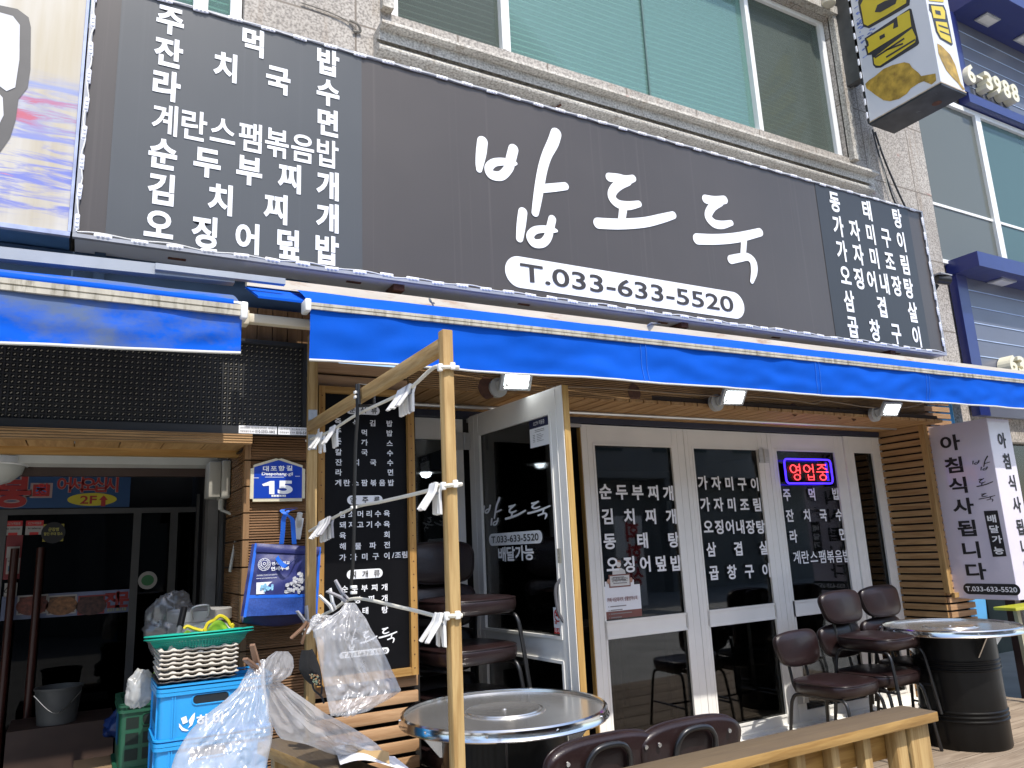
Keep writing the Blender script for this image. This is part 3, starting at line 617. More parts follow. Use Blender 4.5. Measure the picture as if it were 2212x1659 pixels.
for x in (.25, 1.02, 1.95, 2.9, 3.85, 5.1): m.box(x, x+.07, 3.32, 3.335, 2.760, 2.765)
m.obj('drain_slot', RUSTD, SG)
br = MB()
for u, v in ((858, 632), (1475, 713), (1925, 772)): p = P(u, v, 3.30); br.box(p.x-.025, p.x+.03, 3.28, 3.55, 2.735, 2.764)
br.obj('iron_bracket', RUSTD, SG)
p = P(1410, 702, 3.28); MB().bar((p.x-.06, 3.24, p.z-.012), (p.x+.06, 3.30, p.z+.012), .03, .006, (0, .5, 1)).obj('steel_tab', mat('galvanised', (.45, .47, .46), .35, .6), SG)
# led string round the edge
LEDM = mat('white_led_module', (.80, .80, .84), .35, var=.03); LENS = mat('led_lens', (.62, .62, .66), .15, var=.1)
LS = thing('led_string', 'white LED module string pinned round the edge of the big dark signboard', 'light string', (2.75, YS, 2.79))
def module_mb(p, ang):
    m = MB(); M = Matrix.Translation(p) @ Matrix.Rotation(ang, 4, 'Y')
    t = MB(); t.box(-.033, .033, -.010, 0, -.009, .009, .004); m.join(t.b)
    for a in (-.017, 0, .017): m.tube([(a, -.009, 0), (a, -.014, 0)], .0055, 8)
    return m.xf(M)
q0 = module_mb(Vector((0, 0, 0)), 0).obj('led_module', LEDM, None, smooth=True); first = True
path = [(x, 2.795) for x in [-.02+i*.1335 for i in range(42)]]; side = []
wires = {'b': [], 't': [], 'l': [], 'r': []}
def place(x, z, ang):
    global first
    o = q0 if first else q0.copy()
    if not first: COL.objects.link(o)
    first = False; o.parent = LS; o.location = Vector((x, YS-.004, z))-LS.location; o.rotation_euler = (random.uniform(-.05, .05), ang+random.uniform(-.06, .06), 0)
for i in range(42): place(.005+i*.1315, 2.786+random.uniform(-.004, .004), 0)
for i in range(38): place(.03+i*.1475, 3.926+random.uniform(-.003, .003), 0)
for i in range(9): place(-.088, 2.83+i*.128, math.pi/2)
for i in range(9): place(5.592, 2.87+i*.122, math.pi/2)
w_ = MB(); 
def wig(f, n): return [f(i/n) for i in range(n+1)]
w_.tube(wig(lambda t: Vector((-.085+5.68*t, YS-.012, 2.788+.005*math.sin(t*130)+.003*math.sin(t*47))), 160), .0028, 6)
w_.tube(wig(lambda t: Vector((-.085+5.68*t, YS-.012, 3.926+.004*math.sin(t*120))), 160), .0028, 6)
w_.tube(wig(lambda t: Vector((-.088+.006*math.sin(t*40), YS-.012, 2.79+1.13*t)), 40), .0028, 6); w_.tube(wig(lambda t: Vector((5.592+.005*math.sin(t*40), YS-.012, 2.80+1.12*t)), 40), .0028, 6)
w_.obj('wire', PLW, LS)
# faded printed banner to the left
def banner_mat():
    m, t, p = new('faded_print'); v = coords(t); sep = nd(t, 'ShaderNodeSeparateXYZ'); t.links.new(v, sep.inputs[0])
    c = ramp(t, noi(t, coords(t, (7, 1, .6)), 1.2, 4), [(.3, (.42, .36, .25)), (.65, (.55, .53, .49))])
    n = noi(t, coords(t, (2.2, 1, 20)), 1.3, 5, .65, .6)
    def band(lo, hi, col, a, b):
        nonlocal c
        mr = nd(t, 'ShaderNodeMapRange', interpolation_type='SMOOTHSTEP'); mr.inputs[1].default_value = lo; mr.inputs[2].default_value = lo+.10
        m2 = nd(t, 'ShaderNodeMapRange', interpolation_type='SMOOTHSTEP'); m2.inputs[1].default_value = hi; m2.inputs[2].default_value = hi-.10
        t.links.new(sep.outputs[2], mr.inputs[0]); t.links.new(sep.outputs[2], m2.inputs[0])
        k = nd(t, 'ShaderNodeMath', operation='MULTIPLY'); t.links.new(mr.outputs[0], k.inputs[0]); t.links.new(m2.outputs[0], k.inputs[1])
        k2 = nd(t, 'ShaderNodeMath', operation='MULTIPLY'); t.links.new(k.outputs[0], k2.inputs[0]); t.links.new(ramp(t, n, [(a, (0, 0, 0)), (b, (1, 1, 1))]), k2.inputs[1])
        c = mixc(t, k2.outputs[0], c, col)
    band(.02, .50, (.16, .19, .50), .46, .58); band(.33, .70, (.22, .27, .50), .40, .62); band(.38, .62, (.46, .10, .15), .52, .62); band(.10, .35, (.46, .20, .30), .64, .70)
    t.links.new(c, p.inputs['Base Color']); p.inputs['Roughness'].default_value = .5; return m
FB = thing('printed_banner', 'faded printed banner sign with blue and red brush streaks left of the dark signboard', 'sign', (-.8, 3.4, 2.77))
m = MB(); m.box(-2.4, -.112, YS+.012, 3.548, 2.772, 4.7); m.obj('casing', mat('blue_casing', (.07, .17, .36), .35, .2, var=.2), FB)
bn = MB(); bn.box(-2.38, -.118, YS-.002, YS+.010, 2.785, 4.69); bo = bn.obj('banner_face', banner_mat(), FB)
m = MB(); m.box(-2.4, -.108, YS-.012, YS+.011, 2.766, 2.784); m.box(-.117, -.106, YS-.012, YS+.011, 2.785, 4.7); m.obj('edge_trim', mat('peeling_trim', (.35, .40, .58), .5, var=.3, scale=12), FB)
def upoly(tx, pts, d): tx.poly([tx.px(u, v) for u, v in pts], d)
t = TX((0, YS-.002, 0)); upoly(t, [(-60, 12), (0, 12), (38, 20), (62, 38), (67, 60), (66, 150), (60, 190), (40, 215), (34, 260), (22, 298), (0, 330), (-60, 330)], .002); t.obj('print_outline', mat('faded_grey_print', (.10, .095, .09), .5, var=.1), FB)
t = TX((0, YS-.002, 0)); upoly(t, [(-60, 30), (0, 28), (28, 36), (43, 55), (42, 130), (33, 190), (14, 198), (-10, 180), (-60, 180)], .004); upoly(t, [(-60, 198), (-10, 194), (6, 212), (8, 250), (-4, 275), (-60, 280)], .004); t.obj('print_fill', mat('faded_white_print', (.62, .62, .65), .5), FB)
# ================================================================== blade sign
XB = 5.30; yo, yi = 2.765, 3.352; zb = 4.667
BS = thing('blade_sign', 'white light box sign with yellow letters and a flatfish print hung out from the wall', 'sign', (XB, 3.5, zb))
WP = mat('white_acrylic', (.64, .64, .66), .3, var=.04, scale=2, coat=.2)
m = MB(); m.box(XB, XB+.305, yo, yi, zb+.02, 6.8); bx = m.obj('box', WP, BS)
m = MB(); m.box(XB-.004, XB+.309, yo-.004, yi+.006, zb, zb+.019); m.box(XB+.0, XB+.309, yi+.001, yi+.02, zb+.02, 6.8); m.obj('base_plate', mat('dark_sign_base', (.035, .037, .04), .45, .2, var=.5, scale=5, dirt=((.20, .20, .20), .62, 6)), BS)
m = MB(); m.box(XB-.006, XB+.311, yo-.006, yo+.01, zb+.018, zb+.026); m.box(XB-.006, XB+.004, yo+.01, yi, zb+.018, zb+.026); m.obj('rust_edge', mat('rusty_edge', (.45, .36, .26), .7, var=.3, scale=25), BS)
p = Vector((XB+.2, yo+.16, zb-.001)); m = MB(); m.lathe([(0, 0), (.035, 0)], p-Vector((0, 0, .001)), 18); m.obj('rust_spot', RUSTD, BS)
m = MB(); m.box(XB+.08, XB+.20, yi+.02, 3.55, 5.18, 5.24); m.box(XB+.0, XB+.05, yi+.0, 3.55, 5.10, 6.6); m.obj('wall_bracket', mat('dark_bracket', (.09, .09, .085), .5, .3, var=.3), BS)
m = MB()
for i in range(16): m.box(XB-.012, XB-.001, yi+.004, yi+.018, zb+.06+i*.12, zb+.115+i*.12, .003)
m.obj('led_strip', LEDM, BS)
BLUESPLASH = mat('blue_splash_print', (.16, .22, .50), .4, var=.5, scale=30)
YEL = mat('yellow_print', (.62, .47, .03), .4, var=.05); OUT = mat('dark_outline_print', (.03, .03, .035), .4)
t = TX((XB, 0, 0), (0, -1, 0), (0, 0, 1), (-1, 0, 0))
rs = random.Random(5)
for i in range(120):  # sea spray printed along the wall edge
    a = -yi+.008+abs(rs.gauss(0, .09)); b = 5.25+rs.random()*1.2; w2, h2 = rs.uniform(.006, .024), rs.uniform(.003, .009); t.oval(a+w2, b, w2, h2, .0008+i*.000008, 8)
t.obj('splash_print', BLUESPLASH, bx)
zc3 = T(2632, 0, 1.58); zf = T(2900, 0, 1.951)
def poly_on(tx, tile, pts, d): tx.poly([tx.px(*tile(x, y)) for x, y in pts], d)
def pilmark(tile, q, d0, d1, nm):
    """two stacked block syllables: outline sheet below, yellow sheet above"""
    tx = TX((XB, 0, 0), (0, -1, 0), (0, 0, 1), (-1, 0, 0)); ty = TX((XB, 0, 0), (0, -1, 0), (0, 0, 1), (-1, 0, 0))
    poly_on(tx, tile, [(985, 295), (1330, 65), (1345, 70), (1405, 330), (1390, 350), (1110, 520), (1070, 522), (1050, 500), (1040, 420), (1005, 425), (985, 352), (1000, 350)], d0)
    poly_on(tx, tile, [(935, 20), (950, -60), (1340, -60), (1330, 40), (1255, 85), (1160, 140), (1020, 218), (975, 205), (960, 140), (945, 80)], d0)
    poly_on(ty, tile, [(1000, 300), (1210, 175), (1205, 225), (1245, 205), (1235, 130), (1330, 80), (1345, 205), (1015, 410), (1005, 365), (1020, 350), (1015, 320)], d1)
    poly_on(ty, tile, [(1055, 445), (1350, 220), (1380, 285), (1375, 325), (1105, 505), (1075, 505), (1060, 490)], d1)
    poly_on(ty, tile, [(955, 40), (1000, -50), (1310, -50), (1305, 25), (1150, 120), (1010, 200), (980, 185), (970, 120)], d1)
    tz = TX((XB, 0, 0), (0, -1, 0), (0, 0, 1), (-1, 0, 0))
    poly_on(tz, tile, [(1100, 280), (1140, 258), (1145, 285), (1105, 308)], d1+.0015)
    for a, b in (((1150, 435), (1372, 300)), ((1062, 440), (1290, 290)), ((1150, 380), (1280, 330))):
        poly_on(tz, tile, [a, (a[0]+5, a[1]+12), (b[0]+5, b[1]+12), b], d1+.0015)
    poly_on(tz, tile, [(1065, 95), (1085, 40), (1140, 10), (1240, -20), (1225, 30), (1110, 95)], d1+.0015)
    tx.obj('outline_print', OUT, bx); ty.obj('yellow_print', YEL, bx); tz.obj('counter_print', OUT, bx)
pilmark(zf, 0, .002, .004, 'a')
FISH = mat('flatfish_print', (.40, .25, .035), .45, var=.45, scale=14, dirt=((.16, .07, .02), .60, 16))
def fish(tx, tile, pts, par): poly_on(tx, tile, pts, .002); return tx.obj('flatfish_print', FISH, par)
t = TX((XB, 0, 0), (0, -1, 0), (0, 0, 1), (-1, 0, 0))
fish(t, zf, [(990, 645), (1020, 615), (1060, 590), (1130, 530), (1200, 500), (1290, 478), (1330, 488), (1350, 520), (1400, 560), (1420, 585), (1470, 575), (1530, 565), (1535, 620), (1500, 650), (1440, 625), (1400, 640), (1340, 680), (1310, 720), (1250, 760), (1180, 778), (1130, 770), (1075, 735), (1030, 700), (1000, 680)], bx)
t = TX((0, yo, 0)); poly_on(t, zf, [(1475, 30), (1590, 40), (1608, 80), (1660, 340), (1650, 352), (1560, 300), (1530, 245), (1510, 165), (1495, 100), (1480, 80)], .002); t.obj('outline_print', OUT, bx)
t = TX((0, yo, 0)); poly_on(t, zf, [(1490, 45), (1580, 55), (1598, 90), (1600, 150), (1510, 140), (1500, 95)], .004); poly_on(t, zf, [(1525, 165), (1612, 175), (1648, 335), (1568, 290), (1540, 240)], .004); poly_on(t, zf, [(1470, -20), (1590, -20), (1588, 18), (1478, 8)], .004); t.obj('yellow_print', YEL, bx)
t = TX((0, yo, 0)); poly_on(t, zf, [(1545, 190), (1618, 215), (1622, 228), (1550, 203)], .0055); poly_on(t, zf, [(1555, 235), (1630, 265), (1634, 277), (1560, 247)], .0055); poly_on(t, zf, [(1520, 80), (1560, 88), (1566, 120), (1526, 110)], .0055); t.obj('counter_print', OUT, bx)
t = TX((0, yo, 0)); fish(t, zf, [(1540, 335), (1570, 350), (1640, 420), (1680, 500), (1700, 570), (1720, 640), (1755, 690), (1735, 690), (1700, 640), (1660, 600), (1610, 540), (1575, 470), (1550, 410)], bx)
# cables from the blade sign
for i, (pts, r, mm) in enumerate((([(1890, 285), (1905, 330), (1925, 380), (1945, 425), (1958, 452)], .008, BLK), ([(1885, 280), (1896, 325), (1915, 385), (1930, 430), (1940, 447)], .007, BLK), ([(1880, 275), (1876, 330), (1880, 370), (1892, 400), (1905, 425)], .004, GREYP), ([(1900, 290), (1900, 340), (1912, 380), (1920, 420)], .004, GREYP))):
    single(MB().tube(spline([P(u, v, 3.52) for u, v in pts], 5), r, 6), 'cable', mm, ['thick black cable hanging below the blade sign', 'second black cable hanging left of the thick one', 'thin grey wire hanging furthest left below the blade sign', 'thin grey wire hanging between the cables under the blade sign'][i], 'cable', P(*pts[0], 3.52), 'cables below the blade sign', smooth=True)
p = P(1790, 10, 3.45); m = MB(); m.tube([p+Vector((0, .03, .3)), p+Vector((0, 0, .03))], .05, 14); m.lathe([(.058, .03), (.058, -.0), (.0, -.03)], p, 16)
single(m, 'downpipe', mat('cream_pipe', (.52, .47, .36), .5), 'cream pipe end on the wall beside the blade sign bracket', 'pipe', p, smooth=True)
# cctv camera
p = P(2036, 606, 3.36); CC = thing('security_camera', 'black bullet security camera right of the dark signboard', 'camera', p)
m = MB(); m.tube([p+Vector((.055, -.02, .0)), p+Vector((-.05, .02, .012))], .036, 14); m.obj('body', BLK, CC, smooth=True)
m = MB(); m.box(p.x-.075, p.x+.08, p.y-.04, p.y+.04, p.z+.040, p.z+.048); m.obj('sun_shield', mat('grey_shield', (.34, .34, .34), .35), CC)
MB().tube(spline([p+Vector((-.03, .03, -.03)), p+Vector((-.05, .06, -.07)), p+Vector((-.06, .15, -.08))], 4), .016, 8).obj('bracket', BLK, CC, smooth=True)
# ================================================================== standing light box sign on the corner
XLB = 5.82; y1_ = PX(2003, 924, XLB).y; y0_ = PX(2130, 899, XLB).y; zt1 = PX(2003, 924, XLB).z; zb1 = PX(2077, 1293, XLB).z; x1_ = P(2177, 901, y0_).x
SB = thing('lightbox_sign', 'white vertical light box sign with black letters fixed to the slatted corner', 'sign', (XLB, y1_, zb1))
WL = mat('lilac_white_acrylic', (.66, .62, .72), .22, var=.02, coat=.4)
bx = MB().box(XLB, x1_, y0_, y1_, zb1, zt1, .004).obj('box', WL, SB)
zl = T(3600, 1500, 1.66); n_ = dict(o=(XLB, 0, 0), r=(0, -1, 0), up=(0, 0, 1), n=(-1, 0, 0))
t = TX(**n_)
for c, (x, y) in zip('아침식사됩니다', ((235, 405), (258, 550), (285, 682), (320, 818), (343, 962), (373, 1103), (405, 1243))): a, b = t.px(*zl(x, y)); t.ch(c, a, b, .150, .120, .03)
a0, b0 = t.px(*zl(392, 590)); a1, b1 = t.px(*zl(488, 490)); put_logo(t, [L1], a0, b0, a1, b1, fat=.62)
a0, b0 = t.px(*zl(412, 690)); a1, b1 = t.px(*zl(510, 632)); put_logo(t, [L2], a0, b0, a1, b1, fat=.62)
a0, b0 = t.px(*zl(430, 795)); a1, b1 = t.px(*zl(525, 730)); put_logo(t, [L3], a0, b0, a1, b1, fat=.62)
poly_on(t, zl, [(455, 850), (545, 846), (605, 1145), (515, 1150)], .003)
a0, b0 = t.px(*zl(328, 1392)); a1, b1 = t.px(*zl(688, 1328)); t.cap(a0, b0, a1, b1); t.obj('lettering', INK, bx)
w2 = TX(**n_)
for c, (x, y) in zip('배달가능', ((508, 900), (525, 968), (542, 1035), (555, 1108))): a, b = w2.px(*zl(x, y)); w2.ch(c, a, b, .068, .055, .03, .005)
w2.fit('T.033-633-5520', a0+.02, (b0+b1)/2-.018, a1-.02, (b0+b1)/2+.018, .02, .005); w2.obj('white_lettering', VINYLW, bx)
t = TX((0, y0_, 0))
for c, (x, y) in zip('아침식사됩니다', ((572, 388), (603, 525), (637, 665), (668, 808), (690, 955), (718, 1085), (745, 1220))): a, b = t.px(*zl(x, y)); t.ch(c, a, b, .10, .115, .03)
t.obj('lettering', INK, bx)
# sky blue banner strip behind the corner
m = MB(); m.hexa([Vector(p) for p in ((6.07, 3.66, .6), (6.36, 3.72, .6), (6.36, 3.735, .6), (6.07, 3.675, .6))], [Vector(p) for p in ((6.07, 3.66, 2.62), (6.60, 3.72, 2.62), (6.60, 3.735, 2.62), (6.07, 3.675, 2.62))]); single(m, 'hanging_banner', mat('sky_blue_banner', (.09, .36, .70), .5, var=.1, scale=2), 'sky blue banner strip showing behind the slatted corner', 'banner', (6.35, 3.73, .6))
# ================================================================== awnings
AW = mat('blue_awning', (.002, .082, .50), .85, var=.08, scale=3, bs=.05, bscale=220, spec=.12)
def dirty_awning():
    m, t, p = new('faded_blue_awning'); v = coords(t)
    c = ramp(t, noi(t, v, 3, 3), [(.3, (.003, .085, .50)), (.7, (.004, .10, .60))])
    c = mixc(t, ramp(t, noi(t, coords(t, (1.0, 1, 1.6)), 2.6, 6, .65), [(.43, (0, 0, 0)), (.60, (.85, .85, .85))]), c, (.11, .145, .20))
    t.links.new(c, p.inputs['Base Color']); p.inputs['Roughness'].default_value = .85; p.inputs['Specular IOR Level'].default_value = .12; return m
TRIM = mat('white_piping', (.60, .59, .55), .5, var=.05); BARM = mat('weathered_bar', (.44, .41, .34), .6, .0, var=.2, scale=4, stretch=(6, 1, 1), dirt=((.17, .15, .10), .50, 5))
def awning(name, label, x0, x1, y, zb0, zb1, zv, back, cloth, ends, hx, BH=.027):
    A = thing(name, label, 'awning', ((x0+x1)/2, back[0], back[1]))
    zz_ = lambda x: zb0+(zb1-zb0)*(x-x0)/(x1-x0)
    m = MB(); n = 60
    for za, zb_, ya in ((0, BH*.42, y), (BH*.42, BH*.56, y+.004), (BH*.56, BH, y)):
        m.hexa([Vector(p) for p in ((x0, ya, zz_(x0)+za), (x1, ya, zz_(x1)+za), (x1, y+.05, zz_(x1)+za), (x0, y+.05, zz_(x0)+za))], [Vector(p) for p in ((x0, ya, zz_(x0)+zb_), (x1, ya, zz_(x1)+zb_), (x1, y+.05, zz_(x1)+zb_), (x0, y+.05, zz_(x0)+zb_))])
    m.obj('front_bar', BARM, A)
    L = x1-x0; nx = int(L*40)
    def val(s, t_):
        x = x0+hx+(L-hx)*s; amp = t_*.5+.5
        yy = y+.012+.016*amp*noise.noise((x*2.6, t_*1.5, 1.3))+.012*amp*noise.noise((x*7, t_*3+x*1.5, 4))+.010*t_*math.sin(x*4.2+2*noise.noise((x*.7, 0, 9)))
        zl_ = zv(x)+.007*noise.noise((x*1.7, 0, 2.2))
        return Vector((x, yy, zz_(x)+.004+(zl_-zz_(x)-.004)*t_))
    v_ = MB().grid(val, nx, 14); vo = v_.obj('valance', cloth, A, smooth='all')
    tr = MB(); tr.tube([val(i/nx, 1)+Vector((0, -.002, 0)) for i in range(nx+1)], .0055, 7); tr.obj('valance_piping', TRIM, A, smooth=True)
    sm = MB()
    for xs in ends[1]:
        s = (xs-x0-hx)/(L-hx)
        for o_ in (-.016, .016):
            pts = [val(s+o_/L, k/14)+Vector((0, -.0035, 0)) for k in range(15)]
            sm.tube(pts, .0014, 4)
    if ends[1]: sm.obj('seam', mat('seam_thread_'+name, (.03, .16, .60), .6), vo)
    def top(s, t_):
        x = x0+hx+(L-hx)*s; return Vector((x, y+.02+(back[0]-y-.02)*t_, zz_(x)+BH+(back[1]+.006*(x-x0)-zz_(x)-BH)*t_+.018*math.sin(math.pi*t_)+.004*noise.noise((x*5, t_*2, 0))))
    MB().grid(top, nx//3, 8).obj('canopy', cloth, A, smooth='all')
    cp = MB(); xe = ends[0]; cp.box(min(xe, xe+.025), max(xe, xe+.025), y-.012, y+.06, zz_(xe)-.012, zz_(xe)+BH+.012, .006); cp.obj('end_cap', PLW, A, smooth=True)
    return A, zz_
A1, _ = awning('retractable_awning', 'bright blue awning with white piped valance over the shop doors', .735, 8.4, 2.90, 2.467, 2.52, lambda x: 2.262+(x-.735)*.010, (3.25, 2.662), AW, (.720, (2.42, 3.71, 4.78)), .01)
cas = MB(); cas.bar((.56, 3.278, 2.680), (8.4, 3.278, 2.715), .045, .045); cas.obj('cassette', RUST, A1)
p = P(560, 640, 3.2); m = MB(); m.hexa([Vector(q) for q in ((.56, 3.0, 2.52), (.80, 3.0, 2.52), (.80, 3.3, 2.66), (.56, 3.3, 2.66))], [Vector(q) for q in ((.56, 3.0, 2.53), (.80, 3.0, 2.53), (.80, 3.3, 2.67), (.56, 3.3, 2.67))]); m.obj('fabric_roll_end', AW, A1)
ar = MB(); ar.bar((.80, 2.96, 2.43), (2.6, 3.22, 2.60), .03, .04); ar.bar((6.9, 2.96, 2.47), (5.2, 3.22, 2.62), .03, .04); ar.obj('folding_arm', mat('white_arm', (.55, .54, .50), .4), A1)
ar = MB(); q0_ = P(525, 688, 3.10); q1_ = P(668, 707, 3.10); ar.box(q0_.x, q1_.x+.05, 3.08, 3.12, q0_.z-.018, q0_.z+.020, .005); ar.box(q0_.x-.012, q0_.x+.02, 3.07, 3.13, q0_.z-.03, q0_.z+.032, .006); ar.obj('rusty_bar', RUST, A1, smooth=True)
hk = P(850, 622, 3.25); MB().tube(spline([P(938, 655, 3.24), P(930, 652, 3.22), P(928, 645, 3.22), P(940, 668, 3.22)], 5), .004, 6).obj('hook', mat('grey_hook', (.2, .2, .19), .4, .5), A1)
A2, _ = awning('retractable_awning', 'grime stained blue awning at the left with silver front bar', -2.6, .470, 2.80, 2.40, 2.378, lambda x: 2.205+(x+.25)*.05, (3.18, 2.56), dirty_awning(), (.462, ()), -.0, .040)
MB().tube([(-2.6, 2.83, 2.452), (.44, 2.83, 2.428)], .018, 10).obj('cloth_roll', AW, A2, smooth=True)
MB().tube([(.44, 2.83, 2.428), (.475, 2.83, 2.428)], .013, 10).obj('roller_pin', STEEL, A2, smooth=True)
cs = MB(); cs.bar(P(-20, 548, 3.16), P(505, 603, 3.16), .05, .045); cs.bar(P(335, 577, 3.13), P(615, 610, 3.13), .03, .026); cs.obj('cassette', mat('silver_cassette', (.40, .42, .44), .35, .4, var=.08, dirt=((.35, .28, .2), .66, 4)), A2)
ar = MB(); ar.bar((.30, 2.85, 2.40), (-.9, 3.2, 2.52), .03, .04); ar.obj('folding_arm', mat('grey_arm', (.30, .30, .29), .4), A2)
DF = mat('dark_blue_steel', (.035, .07, .125), .45, .1, var=.25, scale=3, dirt=((.08, .05, .035), .64, 5))
m = MB(); m.box(-2.6, .86, 3.40, 3.46, 2.44, 2.764); m.box(-.02, .02, 3.37, 3.40, 2.44, 2.764); m.obj('steel_fascia', DF, BL)
m = MB(); x = .50
while x < .86: m.box(x, x+.062, 3.375, 3.398, 2.42, 2.60); x += .066
m.obj('plank_fascia', Wpilt, BL)
# ================================================================== led matrix panel
LP = thing('led_display_panel', 'black LED matrix display panel with rows of unlit bulbs under the left awning', 'display', (-.8, 3.30, 2.02))
m = MB(); m.box(-2.5, .822, 3.312, 3.36, 2.024, 2.424); m.obj('panel', mat('panel_black', (.010, .010, .011), .5), LP)
m = MB(); px_ = .0208; x0 = .815-px_*78; gr = MB(); dots = MB()
for i in range(79): x = x0+i*px_; gr.box(x-.0028, x+.0028, 3.302, 3.312, 2.052, 2.412)
for j in range(18): z = 2.052+j*px_*1.018; gr.box(x0, .815, 3.303, 3.311, z-.0025, z+.0025)
gr.obj('louvre_grid', mat('grid_black', (.020, .020, .021), .45, var=.2), LP)
for i in range(78):
    for j in range(17):
        x = x0+(i+.5)*px_+random.uniform(-.0006, .0006); z = 2.052+(j+.5)*px_*1.018
        for dx, dz in ((-.0016, -.0012), (.0017, .0014)): dots.tube([(x+dx, 3.311, z+dz), (x+dx, 3.303, z+dz)], .0021, 5)
dots.obj('bulbs', mat('led_bulb', (.40, .37, .30), .25), LP)
m = MB(); m.box(-2.5, .83, 3.290, 3.312, 2.412, 2.430); m.box(-2.5, .83, 3.290, 3.312, 2.016, 2.050); m.box(.816, .83, 3.290, 3.312, 2.0505, 2.4115); m.obj('rim', mat('rim_grey_black', (.030, .031, .033), .4), LP)
# the two stickers on its rim
for k, (u0, u1, v0, v1) in enumerate(((516, 598, 920, 937), (601, 690, 923, 940))):
    p = P(u0, v0, 3.288); q = P(u1, v1, 3.288); st = thing('sticker', ['white maker sticker on the display panel rim, phone number 010-5353-1842 whole', 'white maker sticker on the display panel rim, cut off by the wooden post'][k], 'sticker', p, 'maker stickers on the display panel')
    t = TX((0, 3.288, 0)); zc = (p.z+q.z)/2; t.rect(p.x, zc-.0165, q.x, zc+.0165, .0); t.obj('paper', VINYLW, st)
    t = TX((0, 3.288, 0)); t.fit('LED전광판, 최신동영상전광판, 에어풍선', p.x+.006, zc+.003, q.x-.006, zc+.012, .0, .001); t.fit('전광판설치 및 A/S', p.x+.006, zc-.011, p.x+(q.x-p.x)*.40, zc-.003, .0, .001); t.fit('010-5353-1842', p.x+(q.x-p.x)*.43, zc-.013, q.x-.008, zc-.001, .015, .001); t.obj('lettering', INK, st)
# ================================================================== flood lights
FLB = mat('pale_grey_housing', (.50, .53, .54), .35, var=.04); FLE = emit('lit_led_lens', (.93, .98, 1), 7.0)
def flood(u, v, w, h, lab):
    y = 3.33; c = P(u, v, y); ft = thing('flood_light', lab, 'flood light', c+Vector((0, .12, 0)), 'flood lights under the awning')
    M = Matrix.Translation(c) @ Matrix.Rotation(math.radians(-12), 4, 'Z') @ Matrix.Rotation(math.radians(38), 4, 'X')  # lens faces street and down
    MB().box(-w/2, w/2, 0, .028, -h/2, h/2, .006).xf(M).obj('housing', FLB, ft, smooth=True)
    MB().box(-w*.37, w*.37, -.004, -.001, -h*.34, h*.34).xf(M).obj('lens', FLE, ft)
    m = MB(); b = c+Vector((-w*.35, .085, -.02)); m.tube([b+Vector((0, .03, 0)), b+Vector((0, .0, 0))], .052, 18); m.bar(b, c+Vector((-w*.2, .02, 0)), .04, .05); m.obj('mount', mat('lamp_mount', (.45, .45, .42), .4), ft, smooth=True)
flood(1116, 823, .17, .115, 'lit white flood light over the open door'); flood(1586, 858, .165, .115, 'lit white flood light under the middle of the awning'); flood(1926, 885, .16, .11, 'lit white flood light beside the slatted wall')
cb = MB(); cb.tube(spline([P(u, v, 3.40) for u, v in ((1180, 835), (1300, 838), (1440, 848), (1550, 856), (1640, 858), (1720, 866), (1760, 872), (1775, 866), (1800, 868), (1880, 880), (1960, 880), (2000, 868))], 5), .004, 5)
single(cb, 'lamp_wire', mat('brown_wire', (.25, .18, .11), .6), 'thin wire running along the fascia between the flood lights', 'wire', P(1440, 848, 3.4), smooth=True)
# ================================================================== neon sign
NS = thing('neon_sign', 'lit neon sign with red letters in a blue tube frame inside the glass', 'neon sign', P(1745, 1015, 4.0))
y = 3.962; q = [P(*zd(x, y_), y) for x, y_ in ((1400, 325), (1688, 335), (1704, 480), (1420, 478))]
x0 = q[0].x; x1 = q[1].x; za_ = P(1694, 985, y).z; z1 = (q[0].z+q[1].z)/2; z0 = (q[2].z+q[3].z)/2
pts = []
for cx_, cz_, t0 in ((x1-.03, z1-.03, 0), (x0+.03, z1-.03, 90), (x0+.03, z0+.03, 180), (x1-.03, z0+.03, 270)):
    for k in range(6): t = math.radians(t0+90*k/5); pts.append((cx_+.03*math.cos(t), y, cz_+.03*math.sin(t)))
MB().tube(pts, .0068, 8, closed=True).obj('blue_tube', emit('neon_blue', (.05, .02, 1), 1.6), NS, smooth=True)
ng = {'영': [('o', .30, .68, .26, .24), ('l', [(.84, 1.0), (.84, .36)]), ('l', [(.60, .80), (.84, .80)]), ('l', [(.60, .58), (.84, .58)]), ('o', .55, .16, .25, .17)],
      '업': [('o', .30, .70, .26, .22), ('l', [(.84, 1.0), (.84, .42)]), ('l', [(.58, .70), (.84, .70)]), ('l', [(.36, .34), (.36, 0), (.84, 0), (.84, .34)]), ('l', [(.36, .18), (.84, .18)])],
      '중': [('l', [(.12, .96), (.86, .96)]), ('l', [(.52, .92), (.36, .76), (.10, .66)]), ('l', [(.50, .86), (.66, .74), (.90, .66)]), ('l', [(.0, .50), (1.0, .50)]), ('l', [(.50, .50), (.50, .34)]), ('o', .50, .15, .27, .17)]}
m = MB(); W3 = (x1-x0)*.25; H3 = (z1-z0)*.66
for i, c in enumerate('영업중'):
    ox = x0+(x1-x0)*(.10+.285*i); oz = z0+(z1-z0)*.15
    for s_ in ng[c]:
        if s_[0] == 'o': m.tube([(ox+W3*(s_[1]+s_[3]*math.cos(k*math.pi/8)), y, oz+H3*(s_[2]+s_[4]*math.sin(k*math.pi/8))) for k in range(16)], .0042, 7, closed=True)
        else: m.tube([(ox+W3*a, y, oz+H3*b) for a, b in s_[1]], .0042, 7)
m.obj('red_lettering', emit('neon_red', (1, .05, .06), 1.5), NS, smooth=True)
MB().box(x0+.02, x1-.02, y+.012, y+.016, z0+.02, z1-.02).obj('backing', glossmix('clear_acrylic', (.8, .8, .82), .02), NS)
